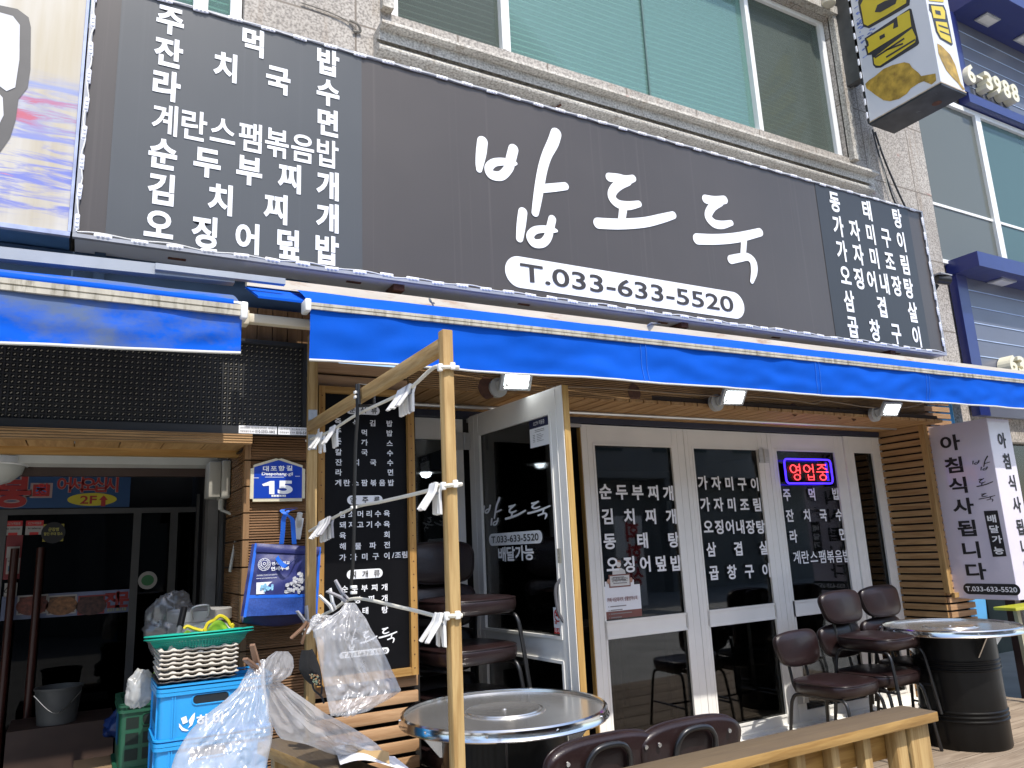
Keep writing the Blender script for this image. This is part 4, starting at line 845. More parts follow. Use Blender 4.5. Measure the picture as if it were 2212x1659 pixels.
# ================================================================== menu board
YM = 3.375; zm1 = T(900, 1500, 2.765); zm2 = T(900, 2000, 2.765)
MBd = thing('menu_board', 'tall black menu board with white lettering in a light wood frame', 'menu board', (1.14, 3.4, .97))
fx0, fx1, fz0, fz1 = .905, 1.362, .968, 2.262
MB().box(fx0+.02, fx1-.02, YM+.012, YM+.022, fz0+.02, fz1-.02).obj('panel', BLACKGL, MBd)
MB().box(fx0, fx0+.028, YM-.012, YM+.02, fz0, fz1).obj('frame', Wfr, MBd); fr1 = MB().box(fx1-.032, fx1, YM-.012, YM+.02, fz0, fz1).obj('frame', Wfr, MBd)
MB().box(fx0+.0285, fx1-.0325, YM-.011, YM+.02, fz0, fz0+.032).obj('frame', Wfrx, MBd); MB().box(fx0+.0285, fx1-.0325, YM-.011, YM+.02, fz1-.030, fz1).obj('frame', Wfrx, MBd)
m = MB()
for i in range(22):
    z = fz0+.03+i*.058
    for x in (fx1-.016, fx0+.014): m.tube([(x+random.uniform(-.003, .003), YM-.011, z), (x, YM-.0135, z)], .0028, 6)
m.obj('nail', RUSTD, fr1)
t = TX((0, YM+.012, 0))
R1 = [('즉', 1190, 440), ('석', 1380, 455), ('김', 1565, 460), ('밥', 1750, 465), ('주', 1190, 545), ('먹', 1475, 563), ('밥', 1750, 570), ('돈', 1192, 655), ('까', 1478, 670), ('스', 1752, 680), ('칼', 1195, 775), ('국', 1478, 778), ('수', 1755, 785), ('잔', 1197, 885), ('치', 1387, 887), ('국', 1572, 888), ('수', 1757, 890), ('라', 1197, 995), ('면', 1760, 995)]
R1 += [(c, 1190+i*96, 1110-i*.3) for i, c in enumerate('계란스팜볶음밥')]
R2 = [(c, 1240+i*96, 70-i*2) for i, c in enumerate('암소머리수육')]+[(c, 1240+i*96, 186-i*2) for i, c in enumerate('돼지고기수육')]+[('육', 1240, 300), ('회', 1720, 290), ('해', 1240, 418), ('물', 1408, 415), ('파', 1568, 408), ('전', 1722, 402)]
R2 += [(c, 1240+i*120, 540-i*5) for i, c in enumerate('가자미구이')]+[('/', 1790, 512), ('조', 1842, 512), ('림', 1915, 508)]+[(c, 1262+i*108, 882-i*5) for i, c in enumerate('순두부찌개')]+[(c, 1260+i*145, 1008-i*9) for i, c in enumerate('된장찌개')]+[('동', 1262, 1128), ('태', 1487, 1118), ('탕', 1700, 1108)]
for L, tl in ((R1, zm1), (R2, zm2)):
    last = None
    for c, x, y in L:
        if last is None or abs(y-last) > 45 or c in '즉칼': 
            if last is not None: tq.obj('white_lettering', VINYLW, MBd)
            tq = TX((0, YM+.012, 0))
        last = y; a, b = t.px(*tl(x, y)); tq.ch(c, a, b, .029, .0295, .022)
    tq.obj('white_lettering', VINYLW, MBd)
pills = []
for tl, x, y, wd, ht, s_ in ((zm1, 1460, 320, 365, 112, '분식류'), (zm1, 1482, 1295, 385, 118, '안주류'), (zm2, 1480, 717, 390, 128, '찌개류')):
    a0, b0 = t.px(*tl(x-wd/2, y)); a1, b1 = t.px(*tl(x+wd/2, y)); bc = (b0+b1)/2; t.cap(a0, bc-.020, a1, bc+.020); pills.append((a0, a1, bc, s_))
a0, b0 = t.px(*zm2(1640, 1480)); a1, b1 = t.px(*zm2(1825, 1295)); put_logo(t, [L3], a0, b0, a1, b1, fat=.8); put_logo(t, [L2], a0-.085, b0+.012, a0-.012, b1-.005, fat=.8); put_logo(t, [L1], a0-.16, b0-.012, a0-.105, b1+.008, fat=.8)
a1, b1 = t.px(*zm2(1745, 1548)); t.cap(a1-.225, b1-.0135, a1, b1+.0135); t.obj('white_lettering', VINYLW, MBd)
ti = TX((0, YM+.012, 0))
for a0, a1, bc, s_ in pills: ti.row(s_, (a0+.028, bc), (a1-.028, bc), .028, .029, .012, .006)
ti.fit('T.033-633-5520', a1-.21, b1-.008, a1-.012, b1+.008, .01, .006) if False else None
ca, cb_ = t.px(*zm2(1745, 1548)); ti.fit('T.033-633-5520', ca-.213, cb_-.0075, ca-.012, cb_+.0075, .01, .006); ti.obj('black_lettering', INK, MBd)
# ================================================================== house number plate
PL = thing('address_plate', 'blue house number plate 15 with a cream rim on the plank pillar', 'address plate', P(600, 1082, 3.40))
yP = 3.385; CR = mat('cream_rim', (.66, .60, .44), .4, var=.06); PB = mat('plate_blue', (.006, .05, .42), .3, var=.08, coat=.3)
corners = [P(*zm1(x, y), yP) for x, y in ((232, 925), (522, 842), (815, 905), (828, 1275), (755, 1310), (262, 1312), (240, 1280))]
c0 = sum(corners, Vector())/len(corners)
pts = [(600-118/2*1, 0)]
o = TX((0, yP, 0)); L_ = P(541, 1040, yP).x; Rr = P(659, 1040, yP).x; B_ = P(600, 1083, yP).z; Sh = P(541, 1006, yP).z; Tp = P(600, 988, yP).z; cx = (L_+Rr)/2
def house(k): return [(cx+(L_-cx)*k, B_+(1-k)*.11), (cx+(Rr-cx)*k, B_+(1-k)*.11), (cx+(Rr-cx)*k, Sh-(1-k)*.05), (cx, Tp-(1-k)*.10), (cx+(L_-cx)*k, Sh-(1-k)*.05)]
b = MB().prism([(x, yP, z) for x, z in house(1)], (0, .015, 0)); bmesh.ops.bevel(b.b, geom=[e for e in b.b.edges if abs(e.verts[0].co.y-e.verts[1].co.y) > .01], offset=.012, segments=4, affect='EDGES'); b.obj('rim', CR, PL)
t = TX((0, yP, 0)); t.poly(house(.88), .0015); t.obj('face', PB, PL)
t = TX((0, yP, 0)); t.row('대포항길', t.px(*zm1(405, 955)), t.px(*zm1(660, 950)), .027, .023, .03, .003)
a, b_ = t.px(*zm1(360, 1030)); a2, b2 = t.px(*zm1(698, 1000)); t.fit('Daepohang-gil', a, b_-.003, a2, b2+.002, .02, .003)
for x0_, x1_2, y_ in ((268, 328, 1056), (395, 600, 1048), (722, 775, 1038)): a, b_ = t.px(*zm1(x0_, y_)); a2, b2 = t.px(*zm1(x1_2, y_)); t.rect(a, b2-.001, a2, b2+.001, .003)
a, b_ = t.px(*zm1(425, 1230)); a2, b2 = t.px(*zm1(495, 1090)); 
t.poly([t.px(*zm1(x, y)) for x, y in ((440, 1232), (440, 1140), (375, 1145), (362, 1125), (450, 1090), (498, 1088), (498, 1234))], .003)
a, b_ = t.px(*zm1(532, 1232)); a2, b2 = t.px(*zm1(698, 1086)); t.fit('5', a, b_, a2, b2, .045, .0036)
a, b_ = t.px(*zm1(465, 1262)); a2, b2 = t.px(*zm1(622, 1240)); t.rect(a, b_, a2, b2, .003); t.obj('lettering', VINYLW, PL)
ti = TX((0, yP, 0)); ti.fit('2 4 9 0 1', a+.004, b_+.0025, a2-.004, b2-.0025, .01, .0045); ti.obj('small_number', INK, PL)
# ================================================================== cooler bag on its hook
HK = thing('wall_hook', 'white plastic wall hook holding the blue bag straps', 'hook', P(640, 1130, 3.40))
p = P(640, 1160, 3.40); m = MB(); m.bar(P(648, 1118, 3.395), P(640, 1165, 3.395), .035, .008, (0, -1, 0), .003); m.tube([P(646, 1135, 3.395), P(646, 1120, 3.33), P(648, 1108, 3.32)], .012, 10); m.obj('hook_body', PLW, HK, smooth=True)
CB = thing('cooler_bag', 'navy insulated delivery bag with bright blue trim hanging on the pillar', 'bag', P(620, 1260, 3.35))
NV = mat('navy_nylon', (.022, .028, .14), .42, var=.15, scale=7, bs=.35, bscale=9); NVD = mat('dark_navy_nylon', (.010, .012, .06), .5, var=.2, scale=8, bs=.3, bscale=12); BTR = mat('blue_binding', (.008, .12, .62), .5, var=.06)
MESH = mat('blue_mesh_pocket', (.02, .065, .30), .6, var=.25, scale=160)
za2 = T(900, 2000, 2.765); yb = 3.32
Q = [P(*za2(x, y), yb+dy) for x, y, dy in ((290, 385, 0), (1000, 425, 0), (960, 1150, -.03), (165, 1190, -.03))]  # TL TR BR BL
def bagpt(s, t_, k=0):
    p = (Q[0]*(1-s)+Q[1]*s)*(1-t_)+(Q[3]*(1-s)+Q[2]*s)*t_
    bl = math.sin(math.pi*s)*math.sin(math.pi*min(1, t_*.9+.05)); return p+Vector((0, -.025*bl-.006*noise.noise((s*5, t_*6, 1))-k, 0))
m = MB(); m.grid(lambda s, t_: bagpt(s, t_), 24, 30); m.grid(lambda s, t_: bagpt(s, t_)*1+Vector((0, .07-.05*0, 0)), 24, 30)
m.obj('body', NV, CB, smooth='all')
def strip(a, b, wd, k, n=16):
    m = MB()
    def f(i, j):
        s = a[0]+(b[0]-a[0])*i; t_ = a[1]+(b[1]-a[1])*i; dx, dy = (b[0]-a[0]), (b[1]-a[1]); L = math.hypot(dx, dy); 
        return bagpt(s-dy/L*wd*(j-.5), t_+dx/L*wd*(j-.5), k)
    return m.grid(f, n, 2)
for a, b, wd in (((.012, 0), (.012, 1), .04), ((.985, 0), (.985, 1), .04), ((.02, .73), (.98, .73), .045)): strip(a, b, wd, .004).obj('binding', BTR, CB, smooth='all')
m = MB(); m.grid(lambda s, t_: bagpt(.03+.94*s, .755+.235*t_, .006+.006*math.sin(math.pi*s)), 20, 6); m.obj('mesh_pocket', MESH, CB, smooth='all')
m = MB(); m.grid(lambda s, t_: Q[3]*(1-s)+Q[2]*s+Vector((0, .055*t_-.004, -.045*math.sin(math.pi*.5*(1-abs(2*t_-1)))*1.0*(.4+.6*math.sin(math.pi*(s*.9+.05))))), 20, 8); m.obj('base', NVD, CB, smooth='all')
m = MB(); m.grid(lambda s, t_: bagpt(.02+.96*s, .0+.12*t_, .007+.005*math.sin(math.pi*t_)), 20, 4); m.obj('top_flap', NV, CB, smooth='all')
def ribbon(pts, wd, nm, side=(1, 0, 0)):
    q = spline(pts, 6); m = MB(); n = len(q)-1; sd = Vector(side)
    m.grid(lambda s, t_: q[round(s*n)]+sd*(wd*(t_-.5))+Vector((0, -.001*t_, .3*wd*(t_-.5)*noise.noise((s*4, 2, wd*90)))), n, 1); return m.obj(nm, BTR, CB, smooth='all')
u_ = lambda x, y, yy: P(*za2(x, y), yy)
ribbon([u_(575, 395, 3.325), u_(590, 250, 3.31), u_(600, 120, 3.30), u_(640, 40, 3.29), u_(735, 10, 3.305)], .019, 'strap'); ribbon([u_(715, 395, 3.325), u_(705, 250, 3.305), u_(690, 120, 3.29), u_(610, 60, 3.285), u_(590, 20, 3.30), u_(740, -5, 3.29)], .019, 'strap')
ribbon([u_(525, 535, 3.285), u_(560, 590, 3.262), u_(625, 635, 3.25), u_(690, 590, 3.262), u_(740, 540, 3.285)], .022, 'strap', (.5, 0, .6))
t = TX((0, 3.287, 0)); fw = lambda tx, s, x0, y0, x1, y1, off=.02: tx.fit(s, *tx.px(*za2(x0, y1)), *tx.px(*za2(x1, y0)), off, .002)
fw(t, '연세대학교', 468, 578, 665, 625, .03); fw(t, '연세우유', 460, 630, 660, 685, .03); fw(t, '연세대학교 연세우유 공식 홈페이지', 305, 715, 527, 745, .0); fw(t, 'www.yonseidairy.com', 300, 750, 525, 778, .012); fw(t, '연세대학교 연세우유의 수익금 전액은 장학금', 560, 938, 810, 958)
ca, cb_ = t.px(*za2(388, 615)); t.ring(ca, cb_, .0235, .0252, .002); t.ring(ca, cb_, .0160, .0172, .002); t.ring(ca, cb_+.003, .0035, .006, .002)
for sx in (-1, 1): t.poly([(ca+sx*.0125, cb_+.009), (ca+sx*.0105, cb_+.009), (ca+sx*.0105, cb_-.002), (ca, cb_-.012), (ca, cb_-.0145), (ca+sx*.0125, cb_-.004)], .002)
for k in range(18):
    if k in (4, 13): continue
    an = 2*math.pi*k/18; t.rect(ca+.0202*math.cos(an)-.0016, cb_+.0202*math.sin(an)-.0016, ca+.0202*math.cos(an)+.0016, cb_+.0202*math.sin(an)+.0016, .002)
t.obj('lettering', VINYLW, CB)
t = TX((0, 3.285, 0)); a, b_ = t.px(*za2(300, 940)); a2, b2 = t.px(*za2(515, 800)); t.rect(a, b_, a2, b2, .001); t.obj('picture_patch', VINYLW, CB)
t = TX((0, 3.283, 0)); rs = random.Random(2)
for i in range(26): x = a+.012+rs.random()*(a2-a-.026); z_ = b_+.006+rs.random()*(b2-b_)*.45; t.rect(x, z_, x+.008, z_+.008+rs.random()*.006, .001+i*.0002)
t.obj('patch_print', mat('pale_blue_print', (.25, .50, .72), .4, var=.35, scale=90), CB)
t = TX((0, 3.284, 0)); rs = random.Random(4)
for i in range(110):
    x, y_ = 610+rs.random()*195, 700+rs.random()*220
    if y_ < 850-(x-600)*.95: continue
    ca, cb_ = t.px(*za2(x, y_)); r = rs.uniform(.003, .009)
    if i % 3: t.poly([(ca-r, cb_-r*.6), (ca+r*.3, cb_-r), (ca+r, cb_+r*.2), (ca+r*.5, cb_+r), (ca-r*.8, cb_+r*.5)], .001+i*.00012)
    else: t.oval(ca, cb_, r, r*.7, .001+i*.00012, 9)
t.obj('drawing_print', mat('grey_white_print', (.50, .51, .55), .4, var=.35, scale=120), CB)
# electrical box
p = P(470, 1000, 3.84); EB = thing('junction_box', 'grey plastic electrical box under the entrance soffit beside the plank pillar', 'electrical box', P(480, 1085, 3.8))
x0 = P(448, 1040, 3.80).x; x1 = .597; m = MB(); zt_, zb_ = P(480, 997, 3.8).z, P(480, 1078, 3.8).z
m.box(x0+.055, x1, 3.74, 3.90, zb_, zt_, .008); m.obj('box', GREYP, EB, smooth=True); MB().box(x0, x0+.053, 3.75, 3.89, zb_+.005, zt_-.005, .006).obj('lid', GREYP, EB, smooth=True)
MB().tube([(x1-.03, 3.80, zb_), (x1-.03, 3.80, zb_-.05)], .014, 10).obj('gland', GREYP, EB, smooth=True)
MB().tube(spline([Vector((x1-.03, 3.80, zb_-.05)), P(512, 1120, 3.7), P(510, 1160, 3.65), P(500, 1215, 3.6), P(497, 1235, 3.6)], 6), .007, 6).obj('cable', GREYP, EB, smooth=True)
MB().tube(spline([P(545, 955, 3.40), P(520, 975, 3.5), P(500, 985, 3.7), P(470, 990, 3.74)], 6), .006, 6).obj('cable', BLK, EB, smooth=True)
# ceiling lamp, upstairs banner, stickers in the entrance
p = P(5, 985, 4.0); CL = thing('ceiling_lamp', 'white dome ceiling lamp cut by the left picture edge', 'ceiling lamp', (p.x, 4.0, 2.0))
MB().lathe([(.0, 1.985), (.16, 1.985), (.165, 1.955), (.155, 1.95)], (p.x-.06, 4.0, 0), 32).obj('base', PLW, CL, smooth=True); MB().lathe([(.150, 1.952), (.14, 1.92), (.10, 1.885), (.05, 1.868), (0, 1.862)], (p.x-.06, 4.0, 0), 32).obj('shade', mat('opal_shade', (.60, .60, .55), .35), CL, smooth=True)
yW = 4.80; UB = thing('welcome_banner', 'blue banner with red Korean letters and a yellow oval over the dark entrance doors', 'banner', P(140, 1095, yW))
zw = T(0, 1750, 2.37); q0 = P(*zw(-400, 295), yW); q1 = P(*zw(1205, 585), yW); zt_ = P(*zw(600, 290), yW).z; zb_ = P(*zw(600, 590), yW).z
MB().box(q0.x, q1.x, yW, yW+.01, zb_, zt_).obj('sheet', mat('deep_blue_print', (.012, .06, .17), .5, var=.35, scale=2), UB)
t = TX((0, yW, 0)); t.row('어서오십시', t.px(*zw(600, 375)), t.px(*zw(1040, 375)), .075, .085, .055, .002); t.row('봉', t.px(*zw(118, 440)), t.px(*zw(118, 440)), .17, .17, .07, .002); a, b_ = t.px(*zw(275, 500)); a2, b2 = t.px(*zw(495, 360)); t.rect(a, b_, a2, b2, .002); t.obj('letter_outline', mat('pink_outline', (.36, .26, .25), .5), UB)
t = TX((0, yW, 0)); t.row('어서오십시', t.px(*zw(600, 375)), t.px(*zw(1040, 375)), .073, .082, .022, .004); t.row('봉', t.px(*zw(118, 440)), t.px(*zw(118, 440)), .165, .165, .035, .004); t.rect(a+.012, b_+.008, a2-.012, b2-.008, .004); t.obj('red_lettering', mat('dull_red_print', (.34, .022, .02), .5), UB)
t = TX((0, yW, 0)); t.rect(a+.026, b_+.022, a2-.026, b2-.022, .0055); t.obj('seal_field', mat('seal_blue', (.02, .12, .32), .5), UB)
t = TX((0, yW, 0)); t.row('원조', (a+.055, (b_+b2)/2+.01), (a2-.055, (b_+b2)/2-.01), .05, .055, .02, .007); ca, cb_ = t.px(*zw(862, 513)); t.oval(ca, cb_, abs(t.px(*zw(1090, 513))[0]-ca), .038, .002) if False else None; t.obj('seal_lettering', RED, UB)
t = TX((0, yW, 0)); ca, cb_ = t.px(*zw(862, 513)); t.oval(ca, cb_, abs(t.px(*zw(1090, 513))[0]-ca), abs(t.px(*zw(862, 573))[1]-cb_), .002); t.obj('yellow_oval', mat('yellow_oval', (.55, .46, .03), .5), UB)
t = TX((0, yW, 0)); t.fit('2F', *t.px(*zw(745, 555)), *t.px(*zw(905, 478)), .02, .004); ax, az = t.px(*zw(968, 475)); t.poly([(ax, az), (ax+.022, az-.026), (ax+.011, az-.026), (ax+.011, az-.060), (ax-.011, az-.060), (ax-.011, az-.026), (ax-.022, az-.026)], .004); t.obj('floor_lettering', mat('dull_red_floor_print', (.34, .022, .02), .5), UB)
yG = 4.985
def sheet(name, lab, cat, tl, x0, y0, x1, y1, m_, y=yG, group=None):
    p = P(*tl(x0, y0), y); q = P(*tl(x1, y1), y); o = thing(name, lab, cat, (p.x, y, q.z), group); t = TX((0, y, 0)); t.rect(p.x, q.z, q.x, p.z, 0); t.obj('paper', m_, o); return o, p, q
PAP = mat('dull_paper', (.42, .40, .38), .5, var=.1)
for k, (x0, x1, y0, y1, lab) in enumerate(((45, 202, 715, 845, 'red and white security sticker nearer the left picture edge'), (245, 398, 712, 840, 'red and white security sticker next to the yellow one'))):
    o, p, q = sheet('security_sticker', lab, 'sticker', zw, x0, y0, x1, y1, PAP, group='security stickers on the dark door'); h = p.z-q.z
    t = TX((0, yG, 0)); t.rect(p.x, p.z-h*.38, q.x, p.z, .001); t.rect(p.x+.02, q.z, q.x-.02, q.z+h*.18, .001); t.obj('red_field', RED, o)
    t = TX((0, yG, 0)); t.fit('CCTV작동중', p.x+.01, p.z-h*.28, q.x-.01, p.z-h*.1, .02, .002); t.obj('white_lettering', PAP, o)
    t = TX((0, yG, 0)); t.fit('kt telecop', p.x+.012, q.z+h*.36, q.x-.01, q.z+h*.52, .02, .001); t.obj('lettering', INK, o)
o, p, q = sheet('yellow_sticker', 'yellow square sticker with a black disc on the dark door', 'sticker', zw, 408, 745, 588, 902, mat('yellow_sticker', (.42, .36, .04), .5, var=.2, scale=40)); t = TX((0, yG, 0)); t.oval((p.x+q.x)/2, (p.z+q.z)/2, .058, .058, .001); t.obj('black_disc', INK, o)
t = TX((0, yG, 0)); t.fit('군장병', (p.x+q.x)/2-.025, (p.z+q.z)/2+.008, (p.x+q.x)/2+.025, (p.z+q.z)/2+.028, .02, .002); t.fit('할인·우대 업소', (p.x+q.x)/2-.045, (p.z+q.z)/2-.014, (p.x+q.x)/2+.045, (p.z+q.z)/2+.003, .02, .002); t.obj('lettering', mat('yellow_letters', (.5, .45, .1), .5), o)
o, p, q = sheet('round_sticker', 'round white and green sticker on the dark side door', 'sticker', zw, 1330, 1220, 1425, 1315, BLK, 5.0-.03); t = TX((0, 4.97, 0)); t.oval((p.x+q.x)/2, (p.z+q.z)/2, .05, .05, .001); t.obj('white_disc', PAP, o); t = TX((0, 4.97, 0)); t.oval((p.x+q.x)/2, (p.z+q.z)/2, .033, .030, .002); t.obj('green_disc', mat('dull_green', (.05, .20, .08), .5), o)
cA, _, _ = sheet('door_notice', 'column of red and white card logos and notices on the dark door', 'notice', zw, 62, 850, 180, 1255, mat('dull_red', (.22, .025, .03), .5)); 
for (y0, y1) in ((955, 1055), (1062, 1205)): p = P(*zw(66, y0), yG); q = P(*zw(178, y1), yG); t = TX((0, yG, 0)); t.rect(p.x, q.z, q.x, p.z, .001); t.obj('white_field', PAP, cA)
t = TX((0, yG, 0)); p = P(*zw(70, 1098), yG); q = P(*zw(170, 1078), yG); t.fit('WELCOME', p.x, p.z, q.x, q.z, .01, .002); t.obj('lettering', INK, cA)
t = TX((0, yG, 0)); p = P(*zw(72, 1185), yG); q = P(*zw(155, 1130), yG); t.rect(p.x, p.z, q.x, q.z, .002); t.obj('blue_field', mat('dull_teal', (.03, .12, .2), .5), cA)
o, p, q = sheet('warning_notice', 'white notice with a black triangle low on the dark door', 'notice', zw, 45, 1295, 155, 1420, PAP); t = TX((0, yG, 0)); ca, cb_ = t.px(*zw(90, 1345)); t.poly([(ca-.03, cb_-.02), (ca+.03, cb_-.02), (ca, cb_+.03)], .001); t.obj('triangle_mark', INK, o); t = TX((0, yG, 0)); t.poly([(ca-.021, cb_-.0155), (ca+.021, cb_-.0155), (ca, cb_+.019)], .002); t.obj('triangle_field', PAP, o)
FBn, p, q = sheet('food_banner', 'long picture banner of seafood dishes across the dark door', 'banner', zw, 20, 1420, 1210, 1560, mat('dull_blue_white', (.14, .17, .28), .5, var=.5, scale=4))
zc_ = lambda x: P(*zw(x, 1500), yG)
for k, (x0, x1, c1) in enumerate(((165, 435, (.16, .04, .025)), (445, 705, (.22, .10, .04)), (730, 970, (.07, .03, .025)))):
    p = P(*zw(x0, 1435), yG); q = P(*zw(x1, 1610), yG); t = TX((0, yG, 0)); t.rect(p.x, q.z+.02, q.x, p.z+.012, .001); ph_ = t.obj('picture', PAP if k < 2 else mat('picture_red', (.25, .03, .03), .5), FBn); t = TX((0, yG, 0)); t.rect(p.x+.008, q.z+.028, q.x-.008, p.z+.004, .002); t.obj('picture_ground', mat('picture_ground', mul(c1, .5), .5, var=.6, scale=25), FBn)
    t = TX((0, yG, 0)); t.oval((p.x+q.x)/2, (p.z+q.z)/2+.01, .075, .05, .003); t.obj('dish', mat('dish_print', c1, .5, var=.7, scale=45), FBn)
t = TX((0, yG, 0)); t.row('전문', t.px(*zw(1045, 1450)), t.px(*zw(1135, 1445)), .08, .09, .045, .003); t.obj('red_lettering', mat('faded_red_print', (.26, .02, .02), .5), FBn)
t = TX((0, yG, 0)); t.fit('631-8118', *t.px(*zw(1000, 1560)), *t.px(*zw(1178, 1520)), .015, .003); t.obj('number_lettering', mat('olive_letters', (.35, .36, .12), .5), FBn)
# ================================================================== notices on the shop doors
o = XO.o; a, b_ = XO.px(*zaT(1345, 530)); a2, b2 = XO.px(*zaT(1545, 345)); c_, d_ = XO.px(*zaT(1362, 740))
CN = thing('cctv_notice', 'navy and white notice stuck to the top of the open door', 'notice', XO.at(a, d_, 0)); kw = dict(o=XO.o, r=XO.r, up=(0, 0, 1), n=XO.n)
xr = XO.px(*zaT(1555, 475))[0]; ztop = XO.px(*zaT(1440, 365))[1]; zmid = XO.px(*zaT(1440, 505))[1]; zlow = XO.px(*zaT(1450, 712))[1]
t = TX(**kw); t.rect(a, zlow, xr, zmid, .002); t.obj('paper', VINYLW, CN); t = TX(**kw); t.rect(a, zmid+.0005, xr, ztop, .002); t.obj('navy_field', NVD, CN)
t = TX(**kw); hN = ztop-zmid; t.fit('GiGA eyes', a+.06, zmid+hN*.66, xr-.055, zmid+hN*.82, .02, .004); t.fit('CCTV 작동중', a+.04, zmid+hN*.18, xr-.035, zmid+hN*.52, .015, .004); t.obj('white_lettering', VINYLW, CN)
t = TX(**kw)
for k in range(7):
    z = zmid-.014-k*.0085-(.006 if k > 1 else 0); t.rect(a+.03+(.02 if k < 2 else 0), z, a+.05 if k > 1 else xr-.04, z+.003, .004)
    if k > 1: t.rect(a+.065, z, xr-.05-.01*(k % 3), z+.0025, .004)
t.obj('small_print', mat('grey_print', (.25, .25, .27), .6), CN)
a, b_ = XO.px(*zbT(1755, 1228)); a2, b2 = XO.px(*zbT(1850, 950)); NSm = thing('no_smoking_sticker', 'white and red no smoking sticker low on the open door', 'sticker', XO.at(a, b_, 0)); wS = .075; h = b2-b_
t = TX(**kw); t.rect(a, b_+h*.22, a+wS, b2, .002); t.obj('paper', VINYLW, NSm); t = TX(**kw); t.rect(a, b_, a+wS, b_+h*.215, .002); t.ring(a+wS/2, b2-.036, .024, .030, .004); s2 = .021; t.poly([(a+wS/2-s2-.003, b2-.036+s2-.003), (a+wS/2-s2+.003, b2-.036+s2+.003), (a+wS/2+s2+.003, b2-.036-s2+.003), (a+wS/2+s2-.003, b2-.036-s2-.003)], .0045)
t.row('금연', (a+.02, b_+h*.46), (a+wS-.02, b_+h*.46), .02, .022, .02, .004); t.obj('red_print', RED, NSm)
t = TX(**kw); t.rect(a+.018, b2-.041, a+.056, b2-.033, .003); t.obj('cigarette_print', INK, NSm)
t = TX(**kw); t.row('미시오', (a+.015, b_+h*.13), (a+wS-.015, b_+h*.13), .018, .02, .02, .004); t.obj('white_lettering', VINYLW, NSm)
a, b_ = XO.px(*zbT(1825, 460)); a2, b2 = XO.px(*zbT(1870, 300)); TP = thing('tape_label', 'small cream tape label with handwriting above the door handle', 'label', XO.at(a, b_, 0)); t = TX(**kw); t.rect(a-.005, b_, a+.03, b2, .020); t.obj('paper', mat('cream_tape', (.62, .58, .47), .5), TP); t = TX(**kw)
for c, k in zip('당기시오', (.86, .62, .38, .14)): t.ch(c, a+.012, b_+(b2-b_)*k, .014, .015, 0, .022)
t.obj('lettering', INK, TP)
# health poster on the first folding door
zp = T(2200, 1600, 1.58); kx = dict(o=X1.o+X1.n*.0032, r=X1.r, up=(0, 0, 1), n=X1.n); t0 = TX(**kx); a, b_ = t0.px(*zp(292, 1328)); a2, b2 = t0.px(*zp(505, 1105)); bt = t0.px(*zp(385, 925))[1]
HP = thing('health_poster', 'white and brown health notice poster with a masked man printed above it', 'poster', X1.at(a, b_, 0))
t = TX(**kx); t.rect(a, b_+.045, a2, b2, -.002); bx0, bb0 = t.px(*zp(315, 1130)); bx1, bb1 = t.px(*zp(442, 1040)); t.rect(bx0-.03, b2-.005, bx1+.03, b2+.03, -.0025); t.obj('paper', VINYLW, HP)
t = TX(**kx); t.rect(a, b_, a2, b_+.044, -.002); t.rect(bx0, bb0, bx1, bb1, .0); t.obj('brown_field', mat('brown_print', (.22, .08, .065), .5), HP)
t = TX(**kx); t.rect(bx0+.008, bb0+.008, bx1-.008, bb1-.008, .002); cx_ = (bx0+bx1)/2; t.poly([(cx_-.055, b2+.02), (cx_-.05, bt-.095), (cx_-.02, bt-.08), (cx_+.02, bt-.08), (cx_+.05, bt-.095), (cx_+.055, b2+.02)], -.0015); t.oval(cx_, bt-.058, .019, .016, .001, 14); t.obj('white_print', mat('pale_print', (.68, .67, .64), .5), HP)
t = TX(**kx); t.oval(cx_, bt-.048, .021, .032, -.0005, 16); t.oval(bx0-.004, (bb0+bb1)/2, .013, .016, .003, 10); t.oval(bx1+.004, (bb0+bb1)/2, .013, .016, .003, 10); t.obj('skin_print', mat('skin_print', (.45, .25, .17), .5), HP)
t = TX(**kx); t.poly([(cx_+.022*math.cos(q), bt-.032+.019*math.sin(q)) for q in [math.pi*k/8-.15 for k in range(9)]], .0012); t.fit('안녕하세요!', bx0+.02, bb1-.045, bx1-.025, bb1-.018, -.002, .004); t.obj('dark_print', INK, HP)
t = TX(**kx); t.fit('카페·식당에서의 생활방역수칙', a+.022, b2-.095, a2-.03, b2-.068, .012, .0); t.obj('title_lettering', mat('maroon_print', (.20, .03, .03), .5), HP)
t = TX(**kx)
for k, L in enumerate((.6, .45, .8, .4, .75, .3)): z = b2-.125-k*.022; t.rect(a+.028, z, a+.034, z+.006, .0); t.rect(a+.042, z, a+.042+(a2-a-.08)*L, z+.006, .0)
for k in range(3): z = bb0+.022+k*.018; t.rect(bx0+.03, z, bx1-.03-.01*k, z+.006, .004)
t.obj('small_print', mat('grey_small_print', (.28, .26, .25), .6), HP)
